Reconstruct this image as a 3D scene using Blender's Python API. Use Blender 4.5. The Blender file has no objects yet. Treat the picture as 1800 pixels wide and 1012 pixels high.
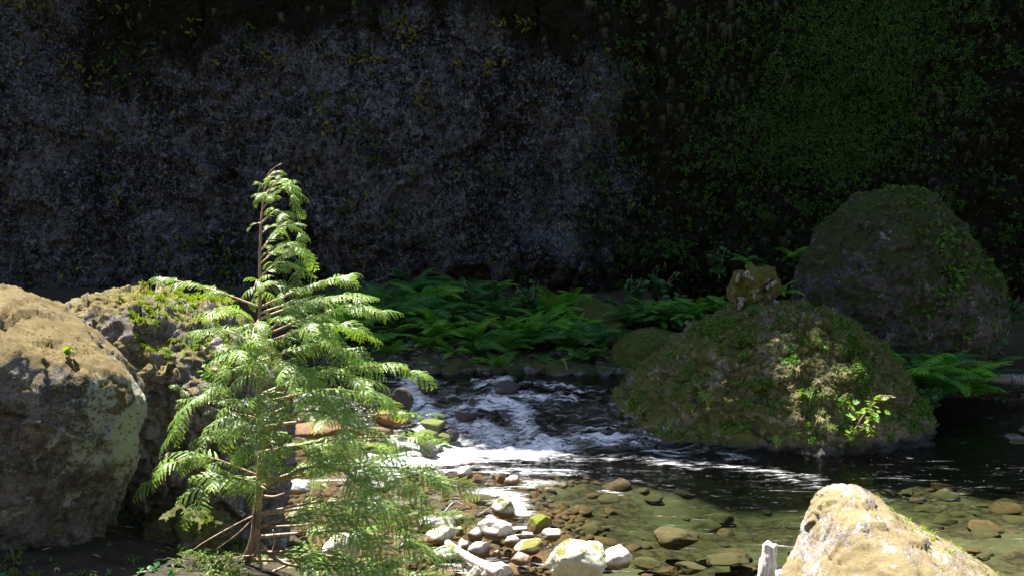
import bpy, math
import numpy as np
from mathutils import Matrix, Vector

# ------------------------------------------------------------------ camera, sky, sun, exposure
SC = bpy.context.scene
COL = SC.collection
CAM_H = 3.0
PITCH = math.radians(3.46)
FPX = 1750.0                                    # focal length in pixels of the 1800 px wide photograph
cam_d = bpy.data.cameras.new('camera'); cam = bpy.data.objects.new('camera', cam_d); COL.objects.link(cam)
cam_d.sensor_width = 36; cam_d.lens = 35; cam_d.clip_start = 0.05; cam_d.clip_end = 1000
cam.location = (0, 0, CAM_H); cam.rotation_euler = (math.pi/2 - PITCH, 0, 0)
SC.camera = cam

SUN_EL = math.radians(64); SUN_AZ = math.radians(-45)          # azimuth from +Y towards +X
SUN = np.array([math.sin(SUN_AZ)*math.cos(SUN_EL), math.cos(SUN_AZ)*math.cos(SUN_EL), math.sin(SUN_EL)])
w = bpy.data.worlds.new('World'); SC.world = w; w.use_nodes = True
nt = w.node_tree; sky = nt.nodes.new('ShaderNodeTexSky'); sky.sky_type = 'NISHITA'; sky.sun_disc = False
sky.sun_elevation = SUN_EL; sky.sun_rotation = SUN_AZ
nt.links.new(sky.outputs[0], nt.nodes['Background'].inputs[0]); nt.nodes['Background'].inputs[1].default_value = 0.05
sl = bpy.data.lights.new('sun', 'SUN'); sl.energy = 5.0; sl.angle = math.radians(0.5); sl.color = (1, .95, .86)
so = bpy.data.objects.new('sun', sl); COL.objects.link(so)
so.rotation_euler = Vector(-SUN).to_track_quat('-Z', 'Y').to_euler(); so.location = (-8, 12, 40)
SC.view_settings.view_transform = 'Standard'; SC.view_settings.look = 'None'
SC.view_settings.exposure = 2.4; SC.view_settings.gamma = 1.0; SC.view_settings.use_curve_mapping = False
SC.cycles.use_denoising = True
SC.cycles.max_bounces = 8; SC.cycles.diffuse_bounces = 3; SC.cycles.glossy_bounces = 3
SC.cycles.transparent_max_bounces = 16; SC.cycles.transmission_bounces = 4; SC.cycles.sample_clamp_indirect = 6

# ------------------------------------------------------------------ helpers
rng = np.random.default_rng(7)
def P(px, py, Y):
    """point of the photograph's pixel at the distance Y (metres along the view)"""
    a = (px-900)/FPX; b = (506-py)/FPX
    d = np.array([a, math.cos(PITCH)+b*math.sin(PITCH), -math.sin(PITCH)+b*math.cos(PITCH)])
    return np.array([0, 0, CAM_H]) + d*(Y/d[1])
def PZ(px, py, z):
    a = (px-900)/FPX; b = (506-py)/FPX
    d = np.array([a, math.cos(PITCH)+b*math.sin(PITCH), -math.sin(PITCH)+b*math.cos(PITCH)])
    return np.array([0, 0, CAM_H]) + d*((z-CAM_H)/d[2])
def in_px(x, y, z):
    d = y*math.cos(PITCH)-(z-CAM_H)*math.sin(PITCH); u = y*math.sin(PITCH)+(z-CAM_H)*math.cos(PITCH); return 900+FPX*x/d, 506-FPX*u/d
def S(a, b, x):
    t = np.clip((x-a)/(b-a), 0, 1); return t*t*(3-2*t)
_perm = np.random.default_rng(3).permutation(256); _perm = np.concatenate([_perm, _perm])
_g = np.random.default_rng(4).normal(size=(256, 3)); _g /= np.linalg.norm(_g, axis=1)[:, None]
def pn(Q):
    Q = np.asarray(Q, float); i = np.floor(Q).astype(int); f = Q-i; u = f*f*f*(f*(f*6-15)+10); i &= 255
    r = 0
    for dx in (0, 1):
        wx = u[:, 0] if dx else 1-u[:, 0]
        for dy in (0, 1):
            wy = u[:, 1] if dy else 1-u[:, 1]
            for dz in (0, 1):
                wz = u[:, 2] if dz else 1-u[:, 2]
                h = _perm[(_perm[(_perm[(i[:, 0]+dx) & 255]+i[:, 1]+dy) & 255]+i[:, 2]+dz) & 255]
                gg = _g[h]
                r = r + wx*wy*wz*(gg[:, 0]*(f[:, 0]-dx)+gg[:, 1]*(f[:, 1]-dy)+gg[:, 2]*(f[:, 2]-dz))
    return r*1.5
def fbm(Q, s, o=4, off=0.0, ridge=False):
    Q = np.asarray(Q, float)*s+off; a = 1; t = 0; r = np.zeros(len(Q))
    for k in range(o):
        v = pn(Q)
        if ridge: v = 1-2*np.abs(v)
        r += a*v; t += a; a *= .5; Q = Q*2.03+17.3
    return r/t
def facet(Q, s, seed=0):
    """jittered cells, each a tilted plane: fractured rock"""
    Q = np.asarray(Q, float)*s; c = np.floor(Q).astype(int); best = np.full(len(Q), 9.); val = np.zeros(len(Q))
    for dx in (-1, 0, 1):
        for dy in (-1, 0, 1):
            for dz in (-1, 0, 1):
                k = c+[dx, dy, dz]; h = _perm[(_perm[(_perm[(k[:, 0]+seed) & 255]+k[:, 1]) & 255]+k[:, 2]) & 255]
                p = k+.5+_g[h]*.45; d = Q-p; dd = (d*d).sum(1); m = dd < best; best = np.where(m, dd, best); val = np.where(m, (d*_g[(h+91) & 255]).sum(1)+.35*_g[(h+7) & 255, 0], val)
    return val
def xyz(x, y, z=0.0):
    x = np.asarray(x, float); return np.stack([x, np.broadcast_to(y, x.shape), np.broadcast_to(z, x.shape)], -1).reshape(-1, 3)

def make_mesh(name, V, faces, smooth=True, attrs=None):
    if not isinstance(faces, list): faces = [faces]
    me = bpy.data.meshes.new(name); V = np.asarray(V, np.float32)
    me.vertices.add(len(V)); me.vertices.foreach_set('co', V.ravel())
    faces = [np.asarray(f, np.int32) for f in faces if len(f)]
    li = np.concatenate([f.ravel() for f in faces]); n = sum(len(f) for f in faces)
    st = np.cumsum(np.concatenate([[0]]+[np.full(len(f), f.shape[1]) for f in faces]))[:-1]
    me.loops.add(len(li)); me.loops.foreach_set('vertex_index', li)
    me.polygons.add(n); me.polygons.foreach_set('loop_start', st.astype(np.int32))
    me.polygons.foreach_set('use_smooth', np.full(n, bool(smooth)))
    for k, v in (attrs or {}).items():
        me.attributes.new(k, 'FLOAT', 'POINT').data.foreach_set('value', np.asarray(v, np.float32))
    me.update(calc_edges=True)
    return me
def ob(name, me, mat=None, parent=None, label=None, cat=None, group=None, kind=None, loc=None, M=None):
    o = bpy.data.objects.new(name, me); COL.objects.link(o)
    if mat is not None and me is not None and not len(me.materials): me.materials.append(mat)
    if parent is not None: o.parent = parent
    if loc is not None: o.location = loc
    if M is not None: o.matrix_basis = M
    tag(o, label, cat, group, kind); return o
def tag(o, label=None, cat=None, group=None, kind=None):
    for k, v in (('label', label), ('category', cat), ('group', group), ('kind', kind)):
        if v: o[k] = v
    return o
def grid_faces(nu, nv, wrap=False):
    """grid indexed i*nu+j, rows i (nv), columns j (nu)"""
    i, j = np.meshgrid(np.arange(nv-1), np.arange(nu if wrap else nu-1), indexing='ij')
    j2 = (j+1) % nu
    return np.stack([i*nu+j, i*nu+j2, (i+1)*nu+j2, (i+1)*nu+j], -1).reshape(-1, 4)
def vnormals(V, F):
    n = np.zeros_like(V); a, b, c = V[F[:, 0]], V[F[:, 1]], V[F[:, -2] if F.shape[1] == 4 else F[:, 2]]
    d = V[F[:, -1]]; fn = np.cross(c-a, d-b) if F.shape[1] == 4 else np.cross(b-a, c-a)
    if F.shape[1] == 4: fn = np.cross(V[F[:, 2]]-V[F[:, 0]], V[F[:, 3]]-V[F[:, 1]])
    for k in range(F.shape[1]): np.add.at(n, F[:, k], fn)
    return n/np.maximum(np.linalg.norm(n, axis=1), 1e-9)[:, None]
def tube(pts, rad, n=6, cap=True):
    pts = np.asarray(pts, float); m = len(pts); rad = np.broadcast_to(rad, (m,))
    T = np.gradient(pts, axis=0); T /= np.maximum(np.linalg.norm(T, axis=1), 1e-9)[:, None]
    ref = np.array([0, 0, 1.]) if abs(T[0, 2]) < .9 else np.array([1., 0, 0])
    V = []
    for k in range(m):
        u = np.cross(T[k], ref); u /= np.linalg.norm(u)+1e-9; v = np.cross(u, T[k]); ref = v
        a = np.arange(n)/n*2*np.pi
        V.append(pts[k]+rad[k]*(np.cos(a)[:, None]*u+np.sin(a)[:, None]*v))
    V = np.concatenate(V); F = grid_faces(n, m, True)
    if cap:
        V = np.concatenate([V, pts[:1], pts[-1:]]); c0, c1 = m*n, m*n+1; j = np.arange(n)
        t = np.concatenate([np.stack([j, np.full(n, c0), (j+1) % n], -1), np.stack([(m-1)*n+j, (m-1)*n+(j+1) % n, np.full(n, c1)], -1)])
        return V, [F, t]
    return V, [F]
def spline(ctrl, n):
    c = np.asarray(ctrl, float); m = len(c); ext = np.concatenate([[2*c[0]-c[1]], c, [2*c[-1]-c[-2]]])
    t = np.linspace(0, m-1-1e-6, n); i = t.astype(int); f = (t-i)[:, None]
    p0, p1, p2, p3 = ext[i], ext[i+1], ext[i+2], ext[i+3]
    return .5*(2*p1+(p2-p0)*f+(2*p0-5*p1+4*p2-p3)*f**2+(3*p1-p0-3*p2+p3)*f**3)
def merge(tv, tf, R, L, tattr=None):
    """copies of template (tv, tf) placed by matrices R (n,3,3) and positions L (n,3), joined"""
    n, k = len(R), len(tv)
    V = np.einsum('nij,kj->nki', R, tv)+L[:, None, :]
    F = (tf[None]+(np.arange(n)*k)[:, None, None]).reshape(-1, tf.shape[1])
    tint = np.repeat(rng.random(n), k)
    at = {'tint': tint}
    if tattr is not None: at['tip'] = np.tile(tattr, n)
    return V.reshape(-1, 3), F, at
def frames(up, fwd):
    """rotation matrices: z along up, y as near fwd as possible"""
    z = up/np.linalg.norm(up, axis=1)[:, None]; x = np.cross(fwd, z); x /= np.linalg.norm(x, axis=1)[:, None]+1e-9
    y = np.cross(z, x); return np.stack([x, y, z], -1)
def sample(V, F, n, keep=None, seed=0):
    r = np.random.default_rng(seed)
    if F.shape[1] == 4: F = np.concatenate([F[:, :3], F[:, [0, 2, 3]]])
    a, b, c = V[F[:, 0]], V[F[:, 1]], V[F[:, 2]]; N = np.cross(b-a, c-a); A = np.linalg.norm(N, axis=1)
    wt = A.copy()
    if keep is not None: wt = wt*np.clip(keep((a+b+c)/3, N/np.maximum(A, 1e-12)[:, None]), 0, None)
    if wt.sum() <= 0: return np.zeros((0, 3)), np.zeros((0, 3))
    i = r.choice(len(F), n, p=wt/wt.sum()); u, v = r.random(n), r.random(n); s = u+v > 1; u[s], v[s] = 1-u[s], 1-v[s]
    return a[i]+u[:, None]*(b-a)[i]+v[:, None]*(c-a)[i], N[i]/np.maximum(A[i], 1e-12)[:, None]

# ------------------------------------------------------------------ materials
class NT:
    def __init__(s, name):
        s.m = bpy.data.materials.new(name); s.m.use_nodes = True; s.t = s.m.node_tree; s.t.nodes.clear()
        s.out = s.n('ShaderNodeOutputMaterial'); s.m.cycles.emission_sampling = 'NONE' if hasattr(s.m.cycles, 'emission_sampling') else None
    def n(s, kind, **kw):
        x = s.t.nodes.new(kind)
        for k, v in kw.items(): setattr(x, k, v)
        return x
    def put(s, sock, v):
        if v is None: return
        if isinstance(v, bpy.types.NodeSocket): s.t.links.new(v, sock)
        elif isinstance(v, (tuple, list)) and sock.type == 'RGBA': sock.default_value = (*v[:3], 1)
        else: sock.default_value = v
    def coord(s, which='Object', scale=None):
        c = s.n('ShaderNodeTexCoord').outputs[which] if which != 'World' else s.n('ShaderNodeNewGeometry').outputs['Position']
        if scale is not None:
            m = s.n('ShaderNodeMapping'); s.put(m.inputs['Vector'], c); m.inputs['Scale'].default_value = scale; c = m.outputs[0]
        return c
    def noise(s, co, scale, detail=4, rough=.55, dist=0, out='Fac'):
        x = s.n('ShaderNodeTexNoise'); s.put(x.inputs['Vector'], co); x.inputs['Scale'].default_value = scale
        x.inputs['Detail'].default_value = detail; x.inputs['Roughness'].default_value = rough; x.inputs['Distortion'].default_value = dist
        return x.outputs[out]
    def voro(s, co, scale, feature='F1', out='Distance'):
        x = s.n('ShaderNodeTexVoronoi', feature=feature); s.put(x.inputs['Vector'], co); x.inputs['Scale'].default_value = scale
        return x.outputs[out]
    def math(s, op, a, b=None, clamp=False):
        x = s.n('ShaderNodeMath', operation=op, use_clamp=clamp); s.put(x.inputs[0], a); s.put(x.inputs[1], b); return x.outputs[0]
    def ramp(s, v, a, b, lo=0., hi=1.):
        x = s.n('ShaderNodeMapRange', interpolation_type='SMOOTHSTEP'); s.put(x.inputs[0], v)
        for k, q in zip((1, 2, 3, 4), (a, b, lo, hi)): x.inputs[k].default_value = q
        return x.outputs[0]
    def mix(s, f, a, b):
        x = s.n('ShaderNodeMix', data_type='RGBA'); s.put(x.inputs[0], f); s.put(x.inputs[6], a); s.put(x.inputs[7], b); return x.outputs[2]
    def attr(s, name): return s.n('ShaderNodeAttribute', attribute_name=name).outputs['Fac']
    def bump(s, h, strength=.5, dist=.02, normal=None):
        x = s.n('ShaderNodeBump'); s.put(x.inputs['Height'], h); x.inputs['Strength'].default_value = strength; x.inputs['Distance'].default_value = dist
        if normal is not None: s.put(x.inputs['Normal'], normal)
        return x.outputs[0]
    def pbsdf(s, color, rough=.9, normal=None, spec=.3):
        x = s.n('ShaderNodeBsdfPrincipled'); s.put(x.inputs['Base Color'], color); s.put(x.inputs['Roughness'], rough)
        s.put(x.inputs['Specular IOR Level'], spec); s.put(x.inputs['Normal'], normal); return x.outputs[0]
    def mixs(s, f, a, b):
        x = s.n('ShaderNodeMixShader'); s.put(x.inputs[0], f); s.put(x.inputs[1], a); s.put(x.inputs[2], b); return x.outputs[0]
    def done(s, sh, disp=None): s.put(s.out.inputs['Surface'], sh); return s.m

def rock_mat(name, dark, light, moss=None, moss2=None, moss_amt=.5, lichen=None, lichen_amt=0., scale=1., up=.35, spec=.25, bump=.6, wet=False, attr_moss=False, attr_lichen=False):
    t = NT(name); co = t.coord('World'); geo = t.n('ShaderNodeNewGeometry')
    n1 = t.noise(co, 2.2*scale, 6, .62); n2 = t.noise(co, 14*scale, 6, .7); n3 = t.noise(co, 70*scale, 4, .7)
    v = t.math('ADD', t.math('MULTIPLY', n1, .45), t.math('ADD', t.math('MULTIPLY', n2, .4), t.math('MULTIPLY', n3, .25)))
    col = t.mix(t.ramp(v, .38, .68), dark, light)
    if lichen is not None:
        l = t.math('ADD', t.noise(co, 3.2*scale, 5, .65, .4), t.math('MULTIPLY', t.noise(co, 24*scale, 5, .8), .62))
        if attr_lichen: l = t.math('ADD', l, t.math('MULTIPLY', t.math('SUBTRACT', t.attr('lichen'), .5), .55))
        lm = t.ramp(l, .98-lichen_amt*.42, 1.06-lichen_amt*.42)
        col = t.mix(t.math('MULTIPLY', lm, .92), col, t.mix(n3, lichen, tuple(c*.6 for c in lichen)))
    h = t.math('ADD', t.math('MULTIPLY', n2, 1.), t.math('MULTIPLY', n3, .35))
    if moss is not None:
        sep = t.n('ShaderNodeSeparateXYZ'); t.put(sep.inputs[0], geo.outputs['Normal'])
        mm = t.math('ADD', t.math('MULTIPLY', sep.outputs[2], up), t.math('ADD', t.noise(co, 1.7*scale, 5, .6), t.math('MULTIPLY', t.noise(co, 9*scale, 5, .7), .6)))
        if attr_moss: mm = t.math('ADD', mm, t.math('SUBTRACT', t.attr('moss'), .5))
        msk = t.ramp(mm, 1.12-moss_amt*.62, 1.24-moss_amt*.62)
        mc = t.mix(t.ramp(t.noise(co, 30*scale, 4, .7), .35, .65), moss, moss2 or tuple(c*.5 for c in moss))
        mc = t.mix(t.ramp(t.noise(co, 2.6*scale, 3, .6), .35, .65), mc, t.mix(.5, moss, moss2 or moss))
        col = t.mix(msk, col, mc)
        h = t.math('ADD', h, t.math('MULTIPLY', msk, t.math('MULTIPLY', t.noise(co, 120*scale, 3, .7), .8)))
    rough = .92
    if wet:
        sp = t.n('ShaderNodeSeparateXYZ'); t.put(sp.inputs[0], geo.outputs['Position'])
        wz = t.math('ADD', sp.outputs[2], t.math('MULTIPLY', t.noise(co, 6, 3), -.08))
        wm = t.ramp(wz, .0, .05) if wet != 'dark' else t.ramp(wz, .03, .2)
        col = t.mix(wm, t.mix(n1, (.06, .036, .016), (.13, .078, .032)) if wet != 'dark' else t.mix(n2, (.008, .008, .008), (.05, .048, .048)), col); rough = t.math('ADD', t.math('MULTIPLY', wm, .6), .3)
    return t.done(t.pbsdf(col, rough, t.bump(h, bump, .03/scale), spec))

def leaf_mat(name, a, b, tipc=None, trans=.35, rough=.5, use_tip=True):
    t = NT(name); tint = t.attr('tint'); col = t.mix(tint, a, b)
    info = t.n('ShaderNodeObjectInfo').outputs['Random']
    col = t.mix(t.math('MULTIPLY', info, .35), col, tuple(c*.7 for c in a))
    if tipc is not None: col = t.mix(t.attr('tip'), col, tipc)
    d = t.pbsdf(col, rough, None, .3); tr = t.n('ShaderNodeBsdfTranslucent')
    hs = t.n('ShaderNodeHueSaturation'); hs.inputs['Saturation'].default_value = 1.15; hs.inputs['Value'].default_value = 1.3; t.put(hs.inputs['Color'], col)
    t.put(tr.inputs['Color'], hs.outputs[0])
    return t.done(t.mixs(trans, d, tr.outputs[0]))
def bark_mat(name, a, b, scale=(40, 40, 6)):
    t = NT(name); co = t.coord('Object', scale); n = t.noise(co, 1., 5, .65)
    return t.done(t.pbsdf(t.mix(t.ramp(n, .3, .7), a, b), .85, t.bump(n, .7, .01)))

M = {}
M['cliff'] = None
t = NT('cliff_rock'); co = t.coord('World'); ms = t.attr('moss')
n1 = t.noise(co, .9, 5, .6); n2 = t.noise(co, 5.5, 6, .75, 1.2); n3 = t.noise(t.coord('World', (1.2, 1.2, .8)), 19, 5, .75, .8); n4 = t.noise(t.coord('World', (3.2, 3.2, .8)), 1.1, 4, .65)
n5 = t.noise(t.coord('World', (1, 1, .6)), 9., 5, .8, 1.5)
v = t.math('ADD', t.math('MULTIPLY', n1, .24), t.math('ADD', t.math('MULTIPLY', n2, .40), t.math('ADD', t.math('MULTIPLY', n5, .28), t.math('MULTIPLY', n3, .34))))
col = t.mix(t.ramp(v, .575, .70), (.004, .004, .0045), (.102, .106, .118))  # pale mottling on near-black; the contrast also puts relief shading into the colour
wet = t.ramp(t.noise(t.coord('World', (1.7, 1.7, .13)), 1., 4, .6, .3), .52, .66, 1., .35)
mxw = t.n('ShaderNodeMix', data_type='RGBA', blend_type='MULTIPLY'); mxw.inputs[0].default_value = 1.; t.put(mxw.inputs[6], col); t.put(mxw.inputs[7], wet); col = mxw.outputs[2]
col = t.mix(t.math('MULTIPLY', t.ramp(t.math('ADD', n3, t.math('MULTIPLY', n2, .6)), .865, .95), .75), col, (.27, .285, .32))
mm = t.math('ADD', ms, t.math('ADD', t.math('MULTIPLY', t.math('SUBTRACT', n2, .5), 1.6), t.math('ADD', t.math('MULTIPLY', t.math('SUBTRACT', n5, .5), 1.6), t.math('MULTIPLY', t.math('SUBTRACT', n4, .5), 1.1))))
msk = t.ramp(mm, .40, .62)
mc = t.mix(t.ramp(n3, .4, .62), (.002, .002, .001), t.mix(n1, (.026, .019, .007), (.010, .016, .0045)))
col = t.mix(msk, col, mc)
col = t.mix(t.math('MULTIPLY', t.ramp(t.math('ADD', t.attr('green'), t.math('MULTIPLY', t.math('SUBTRACT', n5, .5), 1.4)), .3, .7), .85), col, t.mix(t.ramp(n3, .35, .65), (.003, .006, .0015), (.013, .027, .006)))
M['cliff'] = t.done(t.pbsdf(col, .9, t.bump(t.math('ADD', n3, n2), .9, .05), .2))

M['boulder_lichen'] = rock_mat('lichen_boulder', (.012, .010, .009), (.20, .175, .165), (.185, .142, .055), (.075, .053, .022), .22, (.36, .385, .31), .50, 1.9, up=.54, bump=.9, attr_lichen=True)  # dark tone and dimmed lichen also put cavity shade and weak light into colour
M['boulder_rough'] = rock_mat('rough_boulder', (.035, .03, .028), (.23, .20, .19), (.19, .155, .05), (.09, .068, .024), .30, (.5, .46, .42), .2, 2.0, up=.3, bump=.9)
M['mound'] = rock_mat('mound_rock', (.030, .027, .025), (.24, .21, .19), (.10, .125, .028), (.075, .06, .018), .56, (.4, .38, .36), .2, 1.4, up=.25, bump=.9, wet='dark')
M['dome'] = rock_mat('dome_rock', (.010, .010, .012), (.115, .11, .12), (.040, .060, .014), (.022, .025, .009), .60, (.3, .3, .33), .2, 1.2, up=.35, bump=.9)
M['sunrock'] = rock_mat('sunlit_rock', (.14, .12, .112), (.27, .24, .225), (.25, .20, .105), (.17, .132, .066), .58, (.34, .32, .31), .14, 2.6, up=.1, bump=.8)
M['stone_pale'] = rock_mat('pale_stone', (.30, .27, .23), (.56, .52, .45), None, None, 0, None, 0, 3., bump=.35, wet=True)
M['stone_grey'] = rock_mat('grey_stone', (.16, .15, .15), (.38, .36, .34), None, None, 0, (.5, .5, .45), .2, 3., bump=.5, wet=True)
M['stone_mossy'] = rock_mat('part_mossy_stone', (.26, .25, .19), (.52, .50, .40), (.15, .14, .03), (.085, .085, .015), .40, None, 0, 3., up=.15, bump=.5, wet=True)
M['stone_moss'] = rock_mat('mossy_stone', (.12, .12, .06), (.3, .3, .2), (.16, .175, .02), (.09, .11, .012), .85, None, 0, 3., up=.4, bump=.6, wet=True)
M['stone_darkmoss'] = rock_mat('dark_mossy_stone', (.05, .05, .03), (.14, .14, .09), (.10, .13, .015), (.04, .055, .008), .7, None, 0, 3., up=.4, bump=.6, spec=.5)
M['stone_wet'] = rock_mat('wet_dark_stone', (.012, .011, .01), (.05, .045, .04), None, None, 0, None, 0, 2., bump=.4, spec=.6)
M['stone_brown'] = rock_mat('brown_creek_stone', (.035, .019, .008), (.165, .08, .027), None, None, 0, None, 0, 2.2, bump=.4, spec=.5)
M['stone_olive'] = rock_mat('olive_creek_stone', (.04, .027, .012), (.125, .085, .034), (.10, .072, .022), (.055, .04, .013), .5, None, 0, 2.2, bump=.5, spec=.5)
M['stone_bank'] = rock_mat('bank_stone', (.04, .04, .043), (.19, .185, .185), (.06, .07, .016), (.03, .035, .01), .35, None, 0, 2.5, bump=.5)
M['mossbank'] = rock_mat('mossy_bank', (.03, .03, .02), (.10, .10, .07), (.085, .11, .018), (.05, .07, .014), .95, None, 0, 1.6, up=.4, bump=.9)
M['ground'] = None
t = NT('ground_soil'); co = t.coord('World'); n1 = t.noise(co, 1.2, 5, .6); n2 = t.noise(co, 11, 6, .7); n3 = t.noise(co, 55, 4, .7)
soil = t.mix(t.ramp(n2, .35, .65), (.016, .012, .008), (.05, .037, .022)); soil = t.mix(t.ramp(n1, .5, .62), soil, t.mix(n3, (.03, .035, .01), (.07, .07, .02)))
bed = t.mix(t.ramp(n2, .4, .62), (.035, .025, .012), (.13, .088, .037)); bed = t.mix(t.ramp(n1, .45, .6), bed, t.mix(n2, (.07, .06, .028), (.19, .165, .08)))
col = t.mix(t.attr('bed'), soil, bed)
M['ground'] = t.done(t.pbsdf(col, .9, t.bump(t.math('ADD', n2, n3), .8, .04), .3))
M['cedar'] = leaf_mat('cedar_leaf', (.095, .21, .055), (.18, .32, .085), (.50, .62, .09), .40, .36)
M['cedar_bark'] = bark_mat('cedar_bark', (.13, .075, .05), (.42, .29, .20))
M['twig'] = bark_mat('pale_twig', (.22, .15, .11), (.46, .36, .29))
M['driftwood'] = bark_mat('bleached_wood', (.22, .16, .13), (.64, .56, .50), (50, 50, 8))
M['whitewood'] = bark_mat('white_weathered_wood', (.34, .29, .25), (.78, .75, .70), (60, 60, 7))
M['darkwood'] = bark_mat('grey_wood', (.05, .045, .04), (.30, .29, .29), (20, 20, 4))
M['fern'] = leaf_mat('fern_leaf', (.045, .18, .015), (.10, .28, .025), (.20, .44, .045), .35, .6)
M['fern_dark'] = leaf_mat('dark_fern_leaf', (.024, .10, .022), (.05, .16, .03), (.08, .22, .04), .3, .6)
M['shrub'] = leaf_mat('shrub_leaf', (.02, .10, .03), (.05, .17, .045), None, .3, .55)
M['cliffleaf'] = leaf_mat('cliff_leaf', (.016, .07, .012), (.09, .18, .02), None, .3, .6)
M['cliffyellow'] = leaf_mat('yellow_cliff_leaf', (.09, .12, .01), (.24, .19, .03), None, .3, .6)
M['drygrass'] = leaf_mat('dry_hanging_grass', (.07, .082, .055), (.15, .16, .105), None, .2, .7)
M['grass'] = leaf_mat('green_grass', (.075, .13, .02), (.17, .21, .05), None, .3, .6)
M['brightgrass'] = leaf_mat('sunlit_grass', (.14, .22, .02), (.24, .30, .04), None, .35, .6)
M['straw'] = leaf_mat('straw_grass', (.22, .19, .10), (.40, .35, .20), None, .25, .7)
M['mossfuzz'] = leaf_mat('moss_fuzz', (.06, .08, .016), (.15, .165, .038), None, .2, .8)
M['mossgold'] = leaf_mat('golden_moss', (.16, .12, .035), (.27, .21, .07), None, .2, .8)
M['brightleaf'] = leaf_mat('bright_leaf', (.10, .22, .02), (.20, .32, .03), None, .35, .5)
M['midleaf'] = leaf_mat('mid_green_leaf', (.05, .14, .015), (.10, .20, .02), None, .35, .5)
M['flower'] = leaf_mat('yellow_petal', (.7, .5, .02), (.75, .6, .03), None, .2, .6)
M['pinkflower'] = leaf_mat('pink_petal', (.35, .12, .30), (.45, .2, .4), None, .2, .6)

# water: clear, tinted by its depth, with foam where the current breaks
t = NT('creek_water'); co = t.coord('World')
fo = t.attr('foam'); ro = t.attr('rough_water')
mp = t.n('ShaderNodeMapping'); t.put(mp.inputs['Vector'], co); mp.inputs['Rotation'].default_value = (0, 0, math.radians(14)); mp.inputs['Scale'].default_value = (.62, 3.1, 1.4); cf = mp.outputs[0]
rg = lambda n: t.math('SUBTRACT', 1., t.math('ABSOLUTE', t.math('SUBTRACT', t.math('MULTIPLY', n, 2.), 1.)))
fn = t.math('ADD', t.math('MULTIPLY', t.noise(cf, 2.6, 5, .62, 1.4), .66), t.math('ADD', t.math('MULTIPLY', t.math('POWER', rg(t.noise(cf, 4.6, 4, .6, 1.2)), 2.), .30), t.math('MULTIPLY', t.noise(cf, 22, 4, .7, .4), .16)))
fm = t.math('MULTIPLY', t.ramp(t.math('ADD', t.math('MULTIPLY', fo, .66), t.math('MULTIPLY', t.math('SUBTRACT', fn, .62), 2.4)), .30, 1.0), .93)
speck = t.math('MULTIPLY', t.ramp(t.voro(co, 11), .07, .03), t.math('MULTIPLY', t.ramp(t.noise(co, 1.6, 3), .5, .64), t.attr('fleck')))
fm = t.math('MAXIMUM', fm, speck)
wn = t.math('ADD', t.noise(t.coord('World', (1, 1.5, 1)), 3.2, 3, .55, .3), t.math('MULTIPLY', t.noise(t.coord('World', (1, 1.4, 1)), 12, 3, .6), .35))
hn = t.math('MULTIPLY', wn, t.math('ADD', t.math('MULTIPLY', ro, 1.0), .35))
nrm = t.bump(hn, .55, .10)
fr = t.n('ShaderNodeFresnel'); fr.inputs['IOR'].default_value = 1.33; t.put(fr.inputs['Normal'], nrm)
gl = t.n('ShaderNodeBsdfGlossy'); gl.inputs['Roughness'].default_value = .04; t.put(gl.inputs['Normal'], nrm)
tr = t.n('ShaderNodeBsdfTransparent'); tr.inputs['Color'].default_value = (.97, .98, .97, 1)
wsh = t.mixs(fr.outputs[0], tr.outputs[0], gl.outputs[0])
foam = t.pbsdf((.82, .85, .88), .7, t.bump(t.noise(cf, 22, 4, .7), .7, .03), .3)
t.put(t.out.inputs['Surface'], t.mixs(fm, wsh, foam))
va = t.n('ShaderNodeVolumeAbsorption'); va.inputs['Color'].default_value = (.50, .62, .51, 1); va.inputs['Density'].default_value = 1.2
t.put(t.out.inputs['Volume'], va.outputs[0])
M['water'] = t.m

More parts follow.
